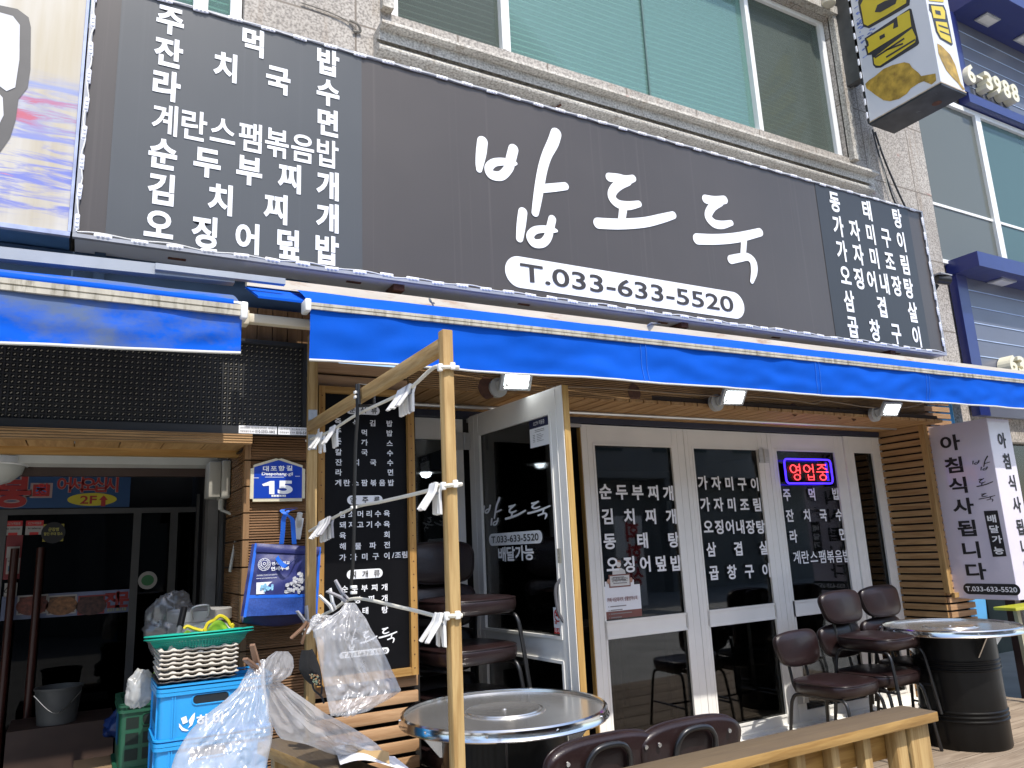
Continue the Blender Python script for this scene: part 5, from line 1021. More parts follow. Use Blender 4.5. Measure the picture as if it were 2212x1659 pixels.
# ================================================================== clothesline rack, cords and pegs
RK = thing('wooden_rack', 'tall clothesline frame of two square timber posts and a cross beam', 'rack', (.825, 2.5, 0))
MB().box(.807, .837, 1.780, 1.812, .0, 2.078, .003).obj('post', W1, RK, smooth=True); MB().box(.818, .856, 3.20, 3.238, .0, 2.45, .003).obj('post', W1, RK, smooth=True)
MB().box(.808, .838, 1.813, 3.199, 2.020, 2.060, .003).obj('beam', W1y, RK, smooth=True)
GALV = mat('galvanised_plate', (.42, .43, .44), .35, .6, var=.15, scale=25)
m = MB(); m.box(.815, .852, 3.194, 3.1985, 2.064, 2.115); m.box(.815, .852, 3.194, 3.1985, 1.945, 2.008); m.box(.815, .852, 3.15, 3.194, 2.0635, 2.067)
for z in (2.085, 2.1, 1.96, 1.985): m.tube([(.833, 3.194, z), (.833, 3.191, z)], .004, 8)
m.obj('bracket', GALV, RK)
z5 = T(1300, 950, 1.58); z2_ = T(1300, 1974, 1.58); XR_ = .826
c1 = [P(991, 794, 1.776), P(979, 793, 1.776)]+[Vector((.80, 1.775, P(951, 794, 1.78).z)), Vector((.797, 1.83, P(949, 797, 1.83).z))]+[PX(u, v, XR_) for u, v in ((888, 837), (847, 859.7), (770, 896), (712, 932), (662, 952))]
c2 = [P(998, 1046, 1.776), P(985, 1047, 1.776)]+[Vector((.80, 1.775, P(958, 1050, 1.78).z)), Vector((.797, 1.83, P(955, 1052, 1.83).z))]+[PX(u, v, XR_) for u, v in ((921, 1061), (824, 1083.7), (767, 1096), (704, 1127), (664, 1150))]
c3 = [P(998, 1329, 1.776), P(990, 1330, 1.776)]+[Vector((.80, 1.775, P(962, 1331, 1.78).z)), Vector((.797, 1.83, P(958, 1331, 1.83).z))]+[PX(u, v, XR_) for u, v in ((935, 1329), (870, 1313), (765, 1293), (715, 1320), (662, 1345))]
CORDS = []
for k, c in enumerate((c1, c2, c3)):
    q = spline(c, 6); CORDS.append(q); cd_ = thing('clothesline', ['uppermost white clothesline cord sloping from post to post', 'middle white clothesline cord at door lettering height', 'lowest white clothesline cord holding the clear bags'][k], 'cord', c[4], 'clothesline cords on the wooden rack'); MB().tube(q, .0055, 8).obj('cord', ROPE, cd_, smooth=True)
    m = MB(); p = c[1]; m.box(p.x-.010, p.x+.004, p.y-.008, p.y+.002, p.z-.008, p.z+.012, .003); m.box(.790, .803, 1.772, 1.786, c[2].z-.01, c[2].z+.01, .003); m.obj('cable_clip', PLW, cd_, smooth=True)
kt = MB(); pts = [PX(u, v, .80) for u, v in ((771, 830), (772, 900), (768, 960), (765, 1095), (763, 1200), (757, 1280))]; kt.tube(spline(pts, 5), .006, 7)
bc = PX(775, 850, .80); kt.tube([Vector((.800, bc.y-.006, 2.0)), Vector((.800, bc.y, 2.07)), Vector((.854, bc.y, 2.07)), Vector((.854, bc.y, 2.0)), Vector((.800, bc.y+.01, 1.998))], .006, 7)
TIE = thing('cable_tie_cord', 'black cord tied round the beam and hanging down across the menu board', 'cord', pts[0]); kt.obj('cord', BLK, TIE, smooth=True); m = MB()
for v in (848, 858, 1096, 1268, 1280): p = PX(771 if v < 900 else 764, v, .80); m.box(p.x-.010, p.x+.010, p.y-.008, p.y+.008, p.z-.005, p.z+.005, .002)
m.obj('white_tie', PLW, TIE, smooth=True)
PEGW = mat('white_peg', (.74, .73, .71), .35, var=.05, scale=40); PEGG = mat('grey_peg', (.36, .35, .37), .4, var=.05); PEGB = mat('brown_peg', (.20, .115, .07), .4, var=.1)
def make_peg(m_):
    r = thing('clothes_peg', 'x', 'clothes peg')
    for sg in (-1, 1):
        a = MB(); 
        prof = [(-.002, .004, .013), (.010, .0045, .016), (.022, .006, .018), (.030, .0035, .018), (.050, .0045, .018), (.078, .0085, .015)]  # down, x, width
        L = []
        for k, (dz, tx_, wd) in enumerate(prof):
            spread = (.0025 if dz < .024 else .0025+(dz-.024)*.34)
            x0 = sg*(spread); x1 = sg*(spread+.0085); L.append([(x0, -wd/2, -dz), (x0, wd/2, -dz), (x1, wd/2, -dz), (x1, -wd/2, -dz)])
        V = [[a.b.verts.new(p) for p in q] for q in L]
        for A_, B_2 in zip(V, V[1:]):
            for k in range(4): a.b.faces.new((A_[k], A_[(k+1) % 4], B_2[(k+1) % 4], B_2[k]))
        a.b.faces.new(V[0]); a.b.faces.new(V[-1][::-1]); bmesh.ops.bevel(a.b, geom=a.b.edges[:], offset=.0012, segments=1, affect='EDGES'); a.obj('peg_arm', m_, r)
    MB().tube([(0, -.0085, -.026), (0, .0085, -.026)], .0042, 8).obj('spring', STEEL, r, smooth=True); return r
protos = {k: None for k in 'wgb'}; MATS = {'w': PEGW, 'g': PEGG, 'b': PEGB}; pegn = 0
def peg(p, kind, rot, lab):
    if protos[kind] is None: protos[kind] = make_peg(MATS[kind]); r = protos[kind]
    else: r = dup(protos[kind])
    r.location = p; r.rotation_euler = rot; r.scale = (.95, .95, .95); r['label'] = lab; r['group'] = {'w': 'white pegs on the clotheslines', 'g': 'grey pegs on the clotheslines', 'b': 'brown pegs on the clotheslines'}[kind]
def near(q, u, v):
    best = None
    for p in q:
        d = (p-EYE); c = ROT.transposed() @ d; uu = 1106+F*c.x/-c.z; vv = 829.5-F*c.y/-c.z; e = (uu-u)**2+(vv-v)**2
        if best is None or e < best[0]: best = (e, p)
    return best[1]
def cluster(ci, u, v, kinds, where, step=.0185, tilt=.3, z0=.30):
    q = CORDS[ci]; p0 = near(q, u, v); i0 = min(range(len(q)), key=lambda i: (q[i]-p0).length); d = (q[min(i0+1, len(q)-1)]-q[max(i0-1, 0)]).normalized()
    if len(kinds) > 1 and False: return
    for i, k in enumerate(kinds):
        p = p0+d*(step*(i-len(kinds)/2)); rs_ = random.Random(ci*50+i+int(u)); nm = {'w': 'white', 'g': 'grey', 'b': 'brown'}[k]
        same = [j for j, k2 in enumerate(kinds) if k2 == k]; pos = same.index(i); n = len(same)
        if n == 1: lab = f'only {nm} peg {where}'
        elif pos == 0: lab = f'{nm} peg, nearest the street {where}'
        elif pos == n-1: lab = f'{nm} peg, farthest from the street {where}'
        else: lab = f'{nm} peg inside the row {where}'
        peg(p+Vector((0, 0, .006)), k, (rs_.uniform(-.12, .12)+tilt*.1, rs_.uniform(-.06, .06)+z0, rs_.uniform(-.12, .12)), lab)
cluster(0, 872, 842, 'wgwwww', 'on the top cord below the beam'); cluster(0, 722, 925, 'wwww', 'of the nearer menu bunch, top cord'); cluster(0, 697, 940, 'wwww', 'of the far post bunch, top cord')
cluster(1, 940, 1050, 'wwww', 'on the middle cord beside the near post'); cluster(1, 700, 1125, 'gwgwwwwww', 'on the middle cord by the far post', .0175)
cluster(2, 950, 1327, 'www', 'on the lowest cord beside the near post'); cluster(2, 685, 1335, 'wwwww', 'on the lowest cord behind the clear bag')
for (u, v), k, rot, lab in (((748, 1296), 'g', (.2, 2.35, .3), 'grey peg clipping the large clear bag to the lowest cord'), ((665, 1352), 'g', (.1, 2.8, .4), 'grey peg standing up on the far end of the lowest cord'), ((722, 1318), 'w', (.2, 2.7, .2), 'white peg half hidden behind the top of the clear bag')):
    peg(PX(u, v, .815), k, rot, lab)
for (u, v, y), rot, lab in (((665, 1345, 2.9), (.3, .5, .2), 'brown peg hanging by the far post below the blue bag'), ((560, 1450, 2.22), (.1, 2.45, .9), 'brown peg gripping the neck of the blown clear bag')):
    peg(P(u, v, y), 'b', rot, lab)
# ================================================================== drum tables
def drum_table(cx, cy, lab):
    z = .152; r = thing('drum_table', lab, 'table', (cx, cy, z), 'oil drum tables on the deck')
    pf = [(0, 0), (.245, 0), (.25, .012)]
    for a in (.16, .185, .21): pf += [(.25, a), (.257, a+.006), (.257, a+.012), (.25, a+.018)]
    pf += [(.25, .36)]
    for a in (.46, .485, .51): pf += [(.25, a), (.257, a+.006), (.257, a+.012), (.25, a+.018)]
    pf += [(.25, .685), (.255, .69), (.24, .695), (0, .695)]
    MB().lathe(pf, (cx, cy, z), 56).obj('drum', DRUM, r, smooth=True)
    MB().lathe([(0, .712), (.155, .712), (.158, .7165), (.166, .7165), (.169, .712), (.398, .712), (.400, .722), (.408, .725), (.413, .720), (.4135, .700), (.420, .690), (.418, .686), (.405, .690), (.39, .70), (0, .70)], (cx, cy, z), 80).obj('table_top', TOPM, r, smooth=True); MB().lathe([(.398, .7125), (.401, .7235), (.408, .7265), (.4145, .7205), (.4150, .700), (.4215, .690), (.419, .6855), (.405, .6895)], (cx, cy, z), 80).obj('rim', CHROME, r, smooth=True)
    MB().lathe([(0, .720), (.008, .720), (.012, .716), (.135, .7155), (.140, .719), (.147, .719), (.150, .7135), (0, .713)], (cx, cy, z), 56).obj('burner_lid', TOPM, r, smooth=True)
    rv = MB()
    for k in range(10):
        a = 2*math.pi*k/10+.3; p = Vector((cx+.414*math.cos(a), cy+.414*math.sin(a), z+.708)); rv.tube([p, p+Vector((.006*math.cos(a), .006*math.sin(a), 0))], .005, 8)
    rv.obj('rivet', STEEL, r, smooth=True)
    for a in (-2.05, -.5, 1.1, 2.65):
        d = Vector((math.cos(a), math.sin(a), 0)); n = Vector((-d.y, d.x, 0))*.004; c = Vector((cx, cy, z))
        MB().prism([c+d*.252+Vector((0, 0, .69))-n, c+d*.385+Vector((0, 0, .69))-n, c+d*.262+Vector((0, 0, .55))-n, c+d*.252+Vector((0, 0, .55))-n], n*2).obj('bracket', STEEL, r)
    return r
drum_table(1.535, 2.89, 'steel topped black drum table in front of the open door'); drum_table(5.05, 3.20, 'steel topped black drum table beside the slatted corner at the right')
# ================================================================== chairs
def make_chair():
    r = thing('vinyl_chair', 'x', 'chair'); TR = .0105
    MB().pad(.43, .42, [(.90, .405), (.97, .412), (1.0, .43), (1.005, .445), (1.0, .462), (.975, .474), (.90, .481), (.6, .486), (.25, .488)]).obj('seat', LEATHER, r, smooth='all')
    st = r.children[0]; q = [(.43/2*.985*math.copysign(abs(math.cos(k*math.pi/24))**(2/3.4), math.cos(k*math.pi/24)), .42/2*.985*math.copysign(abs(math.sin(k*math.pi/24))**(2/3.4), math.sin(k*math.pi/24)), .472) for k in range(48)]
    MB().tube(q, .0045, 6, closed=True).obj('seat_piping', PIPE, st, smooth='all')
    R_ = Matrix.Translation((0, .225, .645)) @ Matrix.Rotation(math.radians(-10), 4, 'X') @ Matrix.Rotation(math.radians(90), 4, 'X')
    b = MB().pad(.42, .212, [(.90, -.022), (.98, -.016), (1.0, -.004), (1.0, .008), (.975, .018), (.9, .024), (.5, .028), (.2, .029)], e=3.6)
    for v in b.b.verts: v.co.x *= 1+.10*(v.co.y/.11); v.co.z -= .35*v.co.x**2
    b.xf(R_).obj('backrest', LEATHER, r, smooth='all'); bk = r.children[-1]
    pp = []
    for k in range(48):
        c, s_ = math.cos(k*math.pi/24), math.sin(k*math.pi/24); x = .21*math.copysign(abs(c)**(2/3.6), c); y = .106*math.copysign(abs(s_)**(2/3.6), s_); x *= 1+.10*(y/.11); pp.append(R_ @ Vector((x*.985, y*.985, .014-.35*x*x)))
    MB().tube(pp, .0042, 6, closed=True).obj('back_piping', PIPE, bk, smooth='all')
    bo = MB()
    for x in (-.15, .15): bo.tube([R_ @ Vector((x, .06, -.028-.35*x*x)), R_ @ Vector((x, .06, -.034-.35*x*x))], .007, 8)
    bo.obj('bolt', STEEL, bk, smooth=True)
    arch = [(-.085, .02, .398), (-.085, .19, .398), (-.085, .232, .425), (-.085, .246, .50), (-.085, .272, .655), (-.07, .282, .705), (-.035, .287, .728), (.035, .287, .728), (.07, .282, .705), (.085, .272, .655), (.085, .246, .50), (.085, .232, .425), (.085, .19, .398), (.085, .02, .398)]
    MB().tube(spline(arch, 4), .0095, 10).obj('back_frame', BLACKM, r, smooth=True)
    for sx in (-1, 1):
        MB().tube(spline([(sx*.205, -.225, 0), (sx*.185, -.19, .30), (sx*.178, -.172, .375), (sx*.172, -.14, .397), (sx*.17, -.09, .399)], 5), TR, 10).obj('leg', BLACKM, r, smooth=True)
        MB().tube(spline([(sx*.205, .235, 0), (sx*.185, .20, .30), (sx*.178, .18, .375), (sx*.172, .15, .397), (sx*.17, .09, .399)], 5), TR, 10).obj('leg', BLACKM, r, smooth=True)
        MB().tube([(sx*.17, -.09, .399), (sx*.17, .09, .399)], TR, 10).obj('seat_frame', BLACKM, r, smooth=True)
        MB().tube([(sx*.193, -.205, .17), (sx*.193, .212, .17)], .0075, 8).obj('stretcher', BLACKM, r, smooth=True)
    MB().tube([(-.19, 0, .17), (.19, 0, .17)], .0075, 8).obj('stretcher', BLACKM, r, smooth=True)
    return r
ch0 = make_chair(); used = False
def chair(x, y, z, rot, lab, group):
    global used
    o = dup(ch0) if used else ch0; used = True
    o.location = (x, y, z); o.rotation_euler = (0, 0, math.radians(rot)); o['label'] = lab; o['group'] = group
zd0 = .153; SP = .215
for k, lab in enumerate(('lowest chair of the tall stack behind the near drum table', 'second chair from the bottom of the tall stack by the menu board', 'second chair from the top of the tall stack by the menu board', 'topmost chair of the tall stack between menu board and open door')):
    chair(1.635+.005*k, 3.46, zd0+k*SP, 4+k*1.2, lab, 'brown vinyl chairs stacked by the menu board')
G2 = 'brown vinyl chairs along the folding doors'
chair(4.07, 3.36, zd0, 6, 'single unstacked brown chair nearest the neon door, left of the stacks', G2)
chair(4.53, 3.40, zd0, 3, 'lower chair of the stack of two right of the single chair', G2); chair(4.54, 3.37, zd0+SP, 4, 'upper chair of the stack of two right of the single chair', G2)
chair(5.02, 3.44, zd0, 1, 'lower chair of the stack nearest the slatted wall', G2); chair(5.03, 3.43, zd0+SP, 2, 'upper chair of the stack nearest the slatted wall', G2)
chair(1.46, 2.36, zd0+.012, 181, 'left one of two chairs seen from behind over the railing', 'brown chairs with backs to the railing'); chair(1.82, 2.355, zd0+.012, 179, 'right one of two chairs seen from behind over the railing', 'brown chairs with backs to the railing')
# ================================================================== railings
RL = thing('wooden_railing', 'timber railing with a flat weathered cap along the street edge of the deck', 'railing', (1.7, 1.77, 0))
MB().box(.865, 2.555, 1.708, 1.842, .868, .900, .004).obj('cap', Wcap, RL, smooth=True)
MB().box(.875, 2.47, 1.791, 1.820, .765, .867, .002).obj('back_rail', W1x, RL, smooth=True)
MB().box(.875, 2.47, 1.791, 1.820, .20, .29, .002).obj('bottom_rail', W1x, RL, smooth=True)
for x in (2.44,): MB().box(x, x+.10, 1.740, 1.790, .0, .867, .003).obj('post', W1, RL, smooth=True)
MB().box(2.372, 2.428, 1.748, 1.790, .0, .867, .003).obj('post', W1, RL, smooth=True)
x = 2.22
while x > .9: MB().box(x, x+.036, 1.755, 1.790, .10, .867, .002).obj('baluster', W1, RL, smooth=True); x -= .152
RS = thing('side_railing', 'timber railing under the clear bags at the left end of the deck', 'railing', (.70, 2.4, 0))
A_ = Vector((.622, 2.86, .882)); B_3 = Vector((.785, 2.03, .882)); MB().bar(A_, B_3, .115, .038, (0, 0, 1), .004).obj('cap', Wcapy, RS, smooth=True)
d_ = (B_3-A_).normalized()
for k in (.10, .9): p = A_+(B_3-A_)*k; MB().box(p.x-.035, p.x+.035, p.y-.03, p.y+.03, .0, .862, .003).obj('post', W1, RS, smooth=True)
for k in (.28, .46, .64): p = A_+(B_3-A_)*k; MB().box(p.x-.02, p.x+.02, p.y-.022, p.y+.022, .0, .862, .003).obj('baluster', W1, RS, smooth=True)
# papers lying by the post
m = MB(); c_ = PZ(760, 1650, .905)
def pap(s, t_): p = PZ(722+130*s, 1622+12*s, .905)*(1-t_)+PZ(735+150*s, 1662+14*s, .905)*t_; return p+Vector((0, 0, .012+.012*math.sin(5*s)+.018*t_*s))
m.grid(pap, 16, 6); m.b.transform(Matrix.Identity(4)); ob = single(m, 'paper_sheet', mat('white_paper', (.72, .72, .74), .6), 'crumpled white paper lying on the railing cap beside the near post', 'paper', c_, smooth='all')
m = MB(); m.grid(lambda s, t_: PZ(748+95*s, 1620+18*s, .93)*(1-t_)+PZ(750+95*s, 1642+22*s, .91)*t_+Vector((0, .012, .012+.004*math.sin(9*s))), 10, 4); single(m, 'cardboard_sheet', mat('cardboard', (.42, .28, .13), .8), 'brown cardboard sheet under the white paper by the near post', 'cardboard', c_, smooth='all')
# ================================================================== clear plastic bags
FILM = film('clear_film', .32, (.78, .77, .78)); FILM2 = film('clear_film_folded', .42, (.78, .76, .76), 16)
zg = T(500, 2300, 1.843)
def film_bag(name, lab, rws, y0, dy, thick, m_, seed, loc=None, fold=0):
    """bag from rows (v, left u, right u); y0..y0+dy depth from first to last row"""
    def rowat(t_):
        f = t_*(len(rws)-1); i = min(int(f), len(rws)-2); k = f-i; k = k*k*(3-2*k) if fold else k
        return [rws[i][j]*(1-k)+rws[i+1][j]*k for j in range(3)]
    def fn(side):
        def g(s, t_):
            v, l, r = rowat(t_); px = l+(r-l)*s; u, vv = zg(px, v); y = y0+dy*t_
            p = P(u, vv, y); n0 = noise.noise((s*4+seed, t_*5, side*3)); n1 = noise.noise((s*11+seed, t_*12, side*5+2)); n2 = noise.noise((s*26, t_*22+seed, side))
            wd = abs(P(zg(r, v)[0], vv, y).x-P(zg(l, v)[0], vv, y).x); ed = math.sqrt(max(0, math.sin(math.pi*s)))*min(1, 4*t_+.15)
            cr_ = math.sin(s*22+6*n0+t_*3)*.010*(1-t_)*min(1, wd*6)
            return p+Vector((.006*n1*ed, side*(thick*min(1, wd/.2)*ed*(.75+.6*n0))+.016*n1*ed*min(1, wd*4)+.005*n2*ed+cr_*ed, .010*n1*(.3+ed)*t_))
        return g
    m = MB(); m.grid(fn(-1), 56, 72); m.grid(fn(1), 56, 72); bmesh.ops.remove_doubles(m.b, verts=m.b.verts, dist=.0004)
    return single(m, name, m_, lab, 'plastic bag', P(*zg((rws[0][1]+rws[0][2])/2, rws[0][0]), y0), smooth='all')
film_bag('plastic_bag', 'large clear plastic bag pegged in front of the menu board', [(135, 1585, 1655), (190, 1545, 1690), (250, 1450, 1735), (330, 1350, 1775), (420, 1370, 1830), (560, 1395, 1895), (690, 1420, 1955), (775, 1440, 1992), (850, 1455, 1870), (905, 1465, 1770), (955, 1478, 1640)], 2.33, -.05, .035, FILM, 1)
film_bag('plastic_bag', 'small rolled top of a clear bag pegged left of the large one', [(225, 1400, 1480), (255, 1330, 1520), (300, 1322, 1530), (350, 1355, 1500), (400, 1415, 1470)], 2.42, 0, .02, FILM2, 9)
film_bag('plastic_bag', 'clear bag twisted at its neck and draped to the right over the side railing', [(488, 1080, 1170), (530, 1020, 1205), (600, 975, 1212), (660, 972, 1190), (710, 972, 1110), (760, 985, 1180), (840, 1000, 1300), (940, 1020, 1440), (1020, 1055, 1600), (1080, 1085, 1700), (1125, 1120, 1770), (1160, 1290, 1815), (1200, 1400, 1850), (1245, 1540, 1885)], 2.30, .10, .05, FILM2, 4)
film_bag('plastic_bag', 'clear bag blown to the left over the blue crates', [(545, 975, 1005), (600, 890, 1000), (680, 845, 1000), (760, 800, 1010), (860, 690, 1025), (960, 560, 1045), (1060, 460, 1062), (1150, 400, 1050), (1240, 350, 1030), (1340, 318, 1010), (1400, 330, 1000)], 2.22, -.10, .05, FILM, 7)
# black cloth mask with embroidery
m = MB(); zk = T(900, 2000, 2.765)
def cloth(s, t_):
    l = [(1270, 480), (1252, 560), (1250, 620), (1290, 690), (1330, 725)]; r = [(1345, 470), (1370, 520), (1400, 600), (1415, 680), (1415, 740)]
    f = t_*4; i = min(3, int(f)); k = f-i; L_ = (l[i][0]*(1-k)+l[i+1][0]*k, l[i][1]*(1-k)+l[i+1][1]*k); R2_ = (r[i][0]*(1-k)+r[i+1][0]*k, r[i][1]*(1-k)+r[i+1][1]*k)
    p = P(*zg(L_[0]+(R2_[0]-L_[0])*s, L_[1]+(R2_[1]-L_[1])*s), 2.55); return p+Vector((0, -.022*math.sin(math.pi*s), 0))
m.grid(cloth, 14, 20); m.grid(lambda s, t_: cloth(s, t_)+Vector((0, .006, 0)), 14, 20)
MK = thing('cloth_mask', 'black cloth mask with small embroidered flowers hanging behind the clear bags', 'mask', P(*zg(1330, 600), 2.55)); mk_ = m.obj('mask_cloth', mat('black_cloth', (.008, .008, .009), .85, bs=.3, bscale=300), MK, smooth='all')
rs = random.Random(8); fl = [MB(), MB()]
for i in range(46):
    s, t_ = .28+rs.random()*.45, .62+rs.random()*.33; p = cloth(s, t_)+Vector((0, -.004, 0)); r = rs.uniform(.0018, .0038); fl[i % 2].lathe([(0, -r), (r, 0), (0, r)], p, 6)
fl[0].obj('embroidery', mat('pale_green_thread', (.42, .50, .34), .7, var=.3, scale=300), mk_); fl[1].obj('embroidery', mat('orange_thread', (.60, .33, .15), .7, var=.4, scale=300), mk_)
MB().tube(spline([P(*zg(x, y), 2.545) for x, y in ((1345, 725), (1360, 770), (1395, 800), (1420, 830), (1428, 865))], 5), .003, 6).obj('ear_loop', BLK, MK, smooth=True); MB().tube(spline([P(*zg(x, y), 2.545) for x, y in ((1415, 735), (1412, 790), (1400, 805))], 5), .003, 6).obj('ear_loop', BLK, MK, smooth=True)
# ================================================================== crates, egg trays, baskets
CRB = mat('blue_crate', (.018, .30, .68), .38, var=.05, scale=5, coat=.15); CRG = mat('green_crate', (.012, .085, .045), .45, var=.15)
def rrect(x0, x1, y0, y1, r, n=5):
    o = []
    for cx_, cy_, t0 in ((x1-r, y1-r, 0), (x0+r, y1-r, 90), (x0+r, y0+r, 180), (x1-r, y0+r, 270)):
        for k in range(n+1): t = math.radians(t0+90*k/n); o.append((cx_+r*math.cos(t), cy_+r*math.sin(t)))
    return o
def make_crate(name, W, D, H, m_, logo=True, slots=False):
    r = thing(name, 'x', 'crate'); b = MB(); hx = W*.45; hw = W*.30; hz0, hz1 = H*.655, H*.815
    ls = []
    def loop(o, z): ls.append([b.b.verts.new((x, y, z)) for x, y in rrect(o, W-o, o, D-o, .028-o*.4)]); return ls[-1]
    rim = .86*H
    A = [loop(.010, 0), loop(.008, rim)]
    for p, q in zip(A, A[1:]):
        n = len(p)
        for k in range(n): b.b.faces.new((p[k], p[(k+1) % n], q[(k+1) % n], q[k]))
    # rim bands
    bands = MB()
    for z0, z1 in ((rim, rim+.011), (H-.012, H), (rim+.030, rim+.036)):
        p = [(x, y) for x, y in rrect(0, W, 0, D, .03)]; q = [(x, y) for x, y in rrect(.018, W-.018, .018, D-.018, .016)]; n = len(p)
        V = [[bands.b.verts.new((x, y, z)) for x, y in L] for L, z in ((p, z0), (p, z1), (q, z1), (q, z0))]
        for k in range(n):
            for i in range(4): bands.b.faces.new((V[i][k], V[i][(k+1) % n], V[(i+1) % 4][(k+1) % n], V[(i+1) % 4][k]))
    bands.box(.012, W-.012, .0095, .0125, rim, H-.012); bands.box(.012, W-.012, D-.0125, D-.0095, rim, H-.012); bands.box(.0095, .0125, .0126, D-.0126, rim, H-.012); bands.box(W-.0125, W-.0095, .0126, D-.0126, rim, H-.012)
    for k in range(9): x = .03+(W-.06)*k/8; bands.box(x-.0015, x+.0015, .001, .009, rim+.0115, H-.0125)
    for k in range(6): y = .03+(D-.06)*k/5; bands.box(.001, .009, y-.0015, y+.0015, rim+.0115, H-.0125)
    if name == 'blue_crate':
        for x in (.052, .060, W-.060, W-.052): bands.box(x-.002, x+.002, .003, .0085, .012, rim)
        for y in (.045, D-.045): bands.box(.003, .0085, y-.003, y+.003, .012, rim)
    b.join(bands.b); fl_ = [b.b.verts.new((x, y, .004)) for x, y in rrect(.012, W-.012, .012, D-.012, .02)]; b.b.faces.new(fl_)
    b.obj('shell', m_, r, smooth=True)
    t = TX((0, .0072, 0)); t.cap(hx-hw/2, hz0, hx+hw/2, hz1, 0); t.obj('hand_hole', mat('crate_hole', (.004, .010, .016), .7), r)
    fr_ = MB(); pts = []
    for cx_, cz_, t0 in ((hx+hw/2-.012, hz1-.012, 0), (hx-hw/2+.012, hz1-.012, 90), (hx-hw/2+.012, hz0+.012, 180), (hx+hw/2-.012, hz0+.012, 270)):
        for k in range(5): an = math.radians(t0+90*k/4); pts.append((cx_+.015*math.cos(an), .007, cz_+.015*math.sin(an)))
    fr_.tube(pts, .0028, 6, closed=True); fr_.obj('hole_rim', m_, r, smooth=True)
    t = TX((.0072, 0, 0), (0, -1, 0), (0, 0, 1), (-1, 0, 0)); t.cap(-D*.72, H*.30, -D*.28, H*.80, 0, .02); t.obj('side_opening', mat('crate_side_shade', mul(m_['c'] if 'c' in m_ else (.01, .10, .25), 1), .5), r)
    if name == 'green_crate':
        t = TX((0, .0070, 0))
        for i in range(4):
            for j in range(3): t.rect(.03+i*.062, .03+j*.058, .03+i*.062+.046, .03+j*.058+.042, .0)
        t.obj('lattice_opening', mat('green_crate_shade', (.003, .012, .008), .7), r)
    if logo:
        t = TX((0, .0072, 0)); lx, lz, s = W*.26, H*.30, H*.30
        t.poly([(lx-s*.42, lz+s*.42), (lx-s*.10, lz+s*.52), (lx+s*.02, lz+s*.12), (lx-s*.28, lz+s*.02)], .001); t.poly([(lx+s*.06, lz+s*.20), (lx+s*.28, lz+s*.52), (lx+s*.44, lz+s*.66), (lx+s*.42, lz+s*.25), (lx+s*.30, lz-s*.10), (lx+s*.02, lz-s*.28), (lx+s*.16, lz-s*.06)], .001)
        t.poly([(lx-s*.52, lz+s*.12), (lx-s*.50, lz-s*.12), (lx-s*.32, lz-s*.36), (lx-s*.02, lz-s*.44), (lx+s*.12, lz-s*.40), (lx-s*.10, lz-s*.30), (lx-s*.30, lz-s*.16), (lx-s*.42, lz+s*.02)], .001)
        t.row('하이', (lx+s*.95, lz+s*.10), (lx+s*1.9, lz+s*.10), .040, .040, .03, .001); t.obj('logo', VINYLW, r)
    return r
cr0 = make_crate('blue_crate', .40, .30, .178, CRB); ZC = 1.070
labs = ['upper blue plastic crate carrying the egg trays', 'second blue crate directly under the topmost one, cut by the lower picture edge', 'third blue crate from the top, below the picture edge', 'fourth blue crate from the top, below the picture edge', 'fifth blue crate from the top, below the picture edge', 'bottom blue crate standing on the street']
for k, lab in enumerate(labs):
    o = dup(cr0) if k else cr0; o.location = (.270-.004*(k % 2), 3.085+.003*(k % 3), ZC-.178-k*.1785); o.rotation_euler = (0, 0, math.radians(-.8*(k % 2))); o['label'] = lab; o['group'] = 'stacked blue crates by the entrance'
cg = make_crate('green_crate', .30, .34, .24, CRG, False); 
for k in range(4):
    o = dup(cg) if k else cg; o.location = (.175-.005*k, 3.55, .967-.24-k*.2405); o['label'] = ['upper dark green crate left of the blue crates', 'second dark green crate from the top left of the blue crates', 'third dark green crate, near the lower picture edge', 'bottom dark green crate standing on the street'][k]; o['group'] = 'stacked green crates'
# egg trays
PULP = mat('grey_pulp', (.52, .48, .42), .9, var=.08, scale=30, bs=.25, bscale=180); PULPD = mat('black_tray_plastic', (.012, .012, .016), .4)
def tray_mb():
    m = MB(); S = .262; n = 60
    def f(i, j, o):
        x, y = i*S, j*S; cx_ = math.cos(2*math.pi*i*6); cy_ = math.cos(2*math.pi*j*6); h = .0165*(cx_*cy_) if cx_ > 0 or cy_ > 0 else -.0165*abs(cx_*cy_)
        h = .017*(.5*cx_+.5*cy_)+.010*cx_*cy_; ed = min(1, min(i, 1-i, j, 1-j)*15); return Vector((x, y, h*(.05+.95*ed)+o+.002*noise.noise((x*40, y*40, 1))))
    m.grid(lambda i, j: f(i, j, .002), n, n); m.grid(lambda i, j: f(i, j, -.002), n, n)
    for a, b in (((0, 0), (S, 0)), ((0, 0), (0, S)), ((S, 0), (S, S)), ((0, S), (S, S))):
        pts = [Vector((a[0]+(b[0]-a[0])*k/36, a[1]+(b[1]-a[1])*k/36, .0012*math.cos(2*math.pi*6*k/36)+.0012*random.random())) for k in range(37)]; m.tube(pts, .0032, 5)
    return m
TZ = ZC; q = None
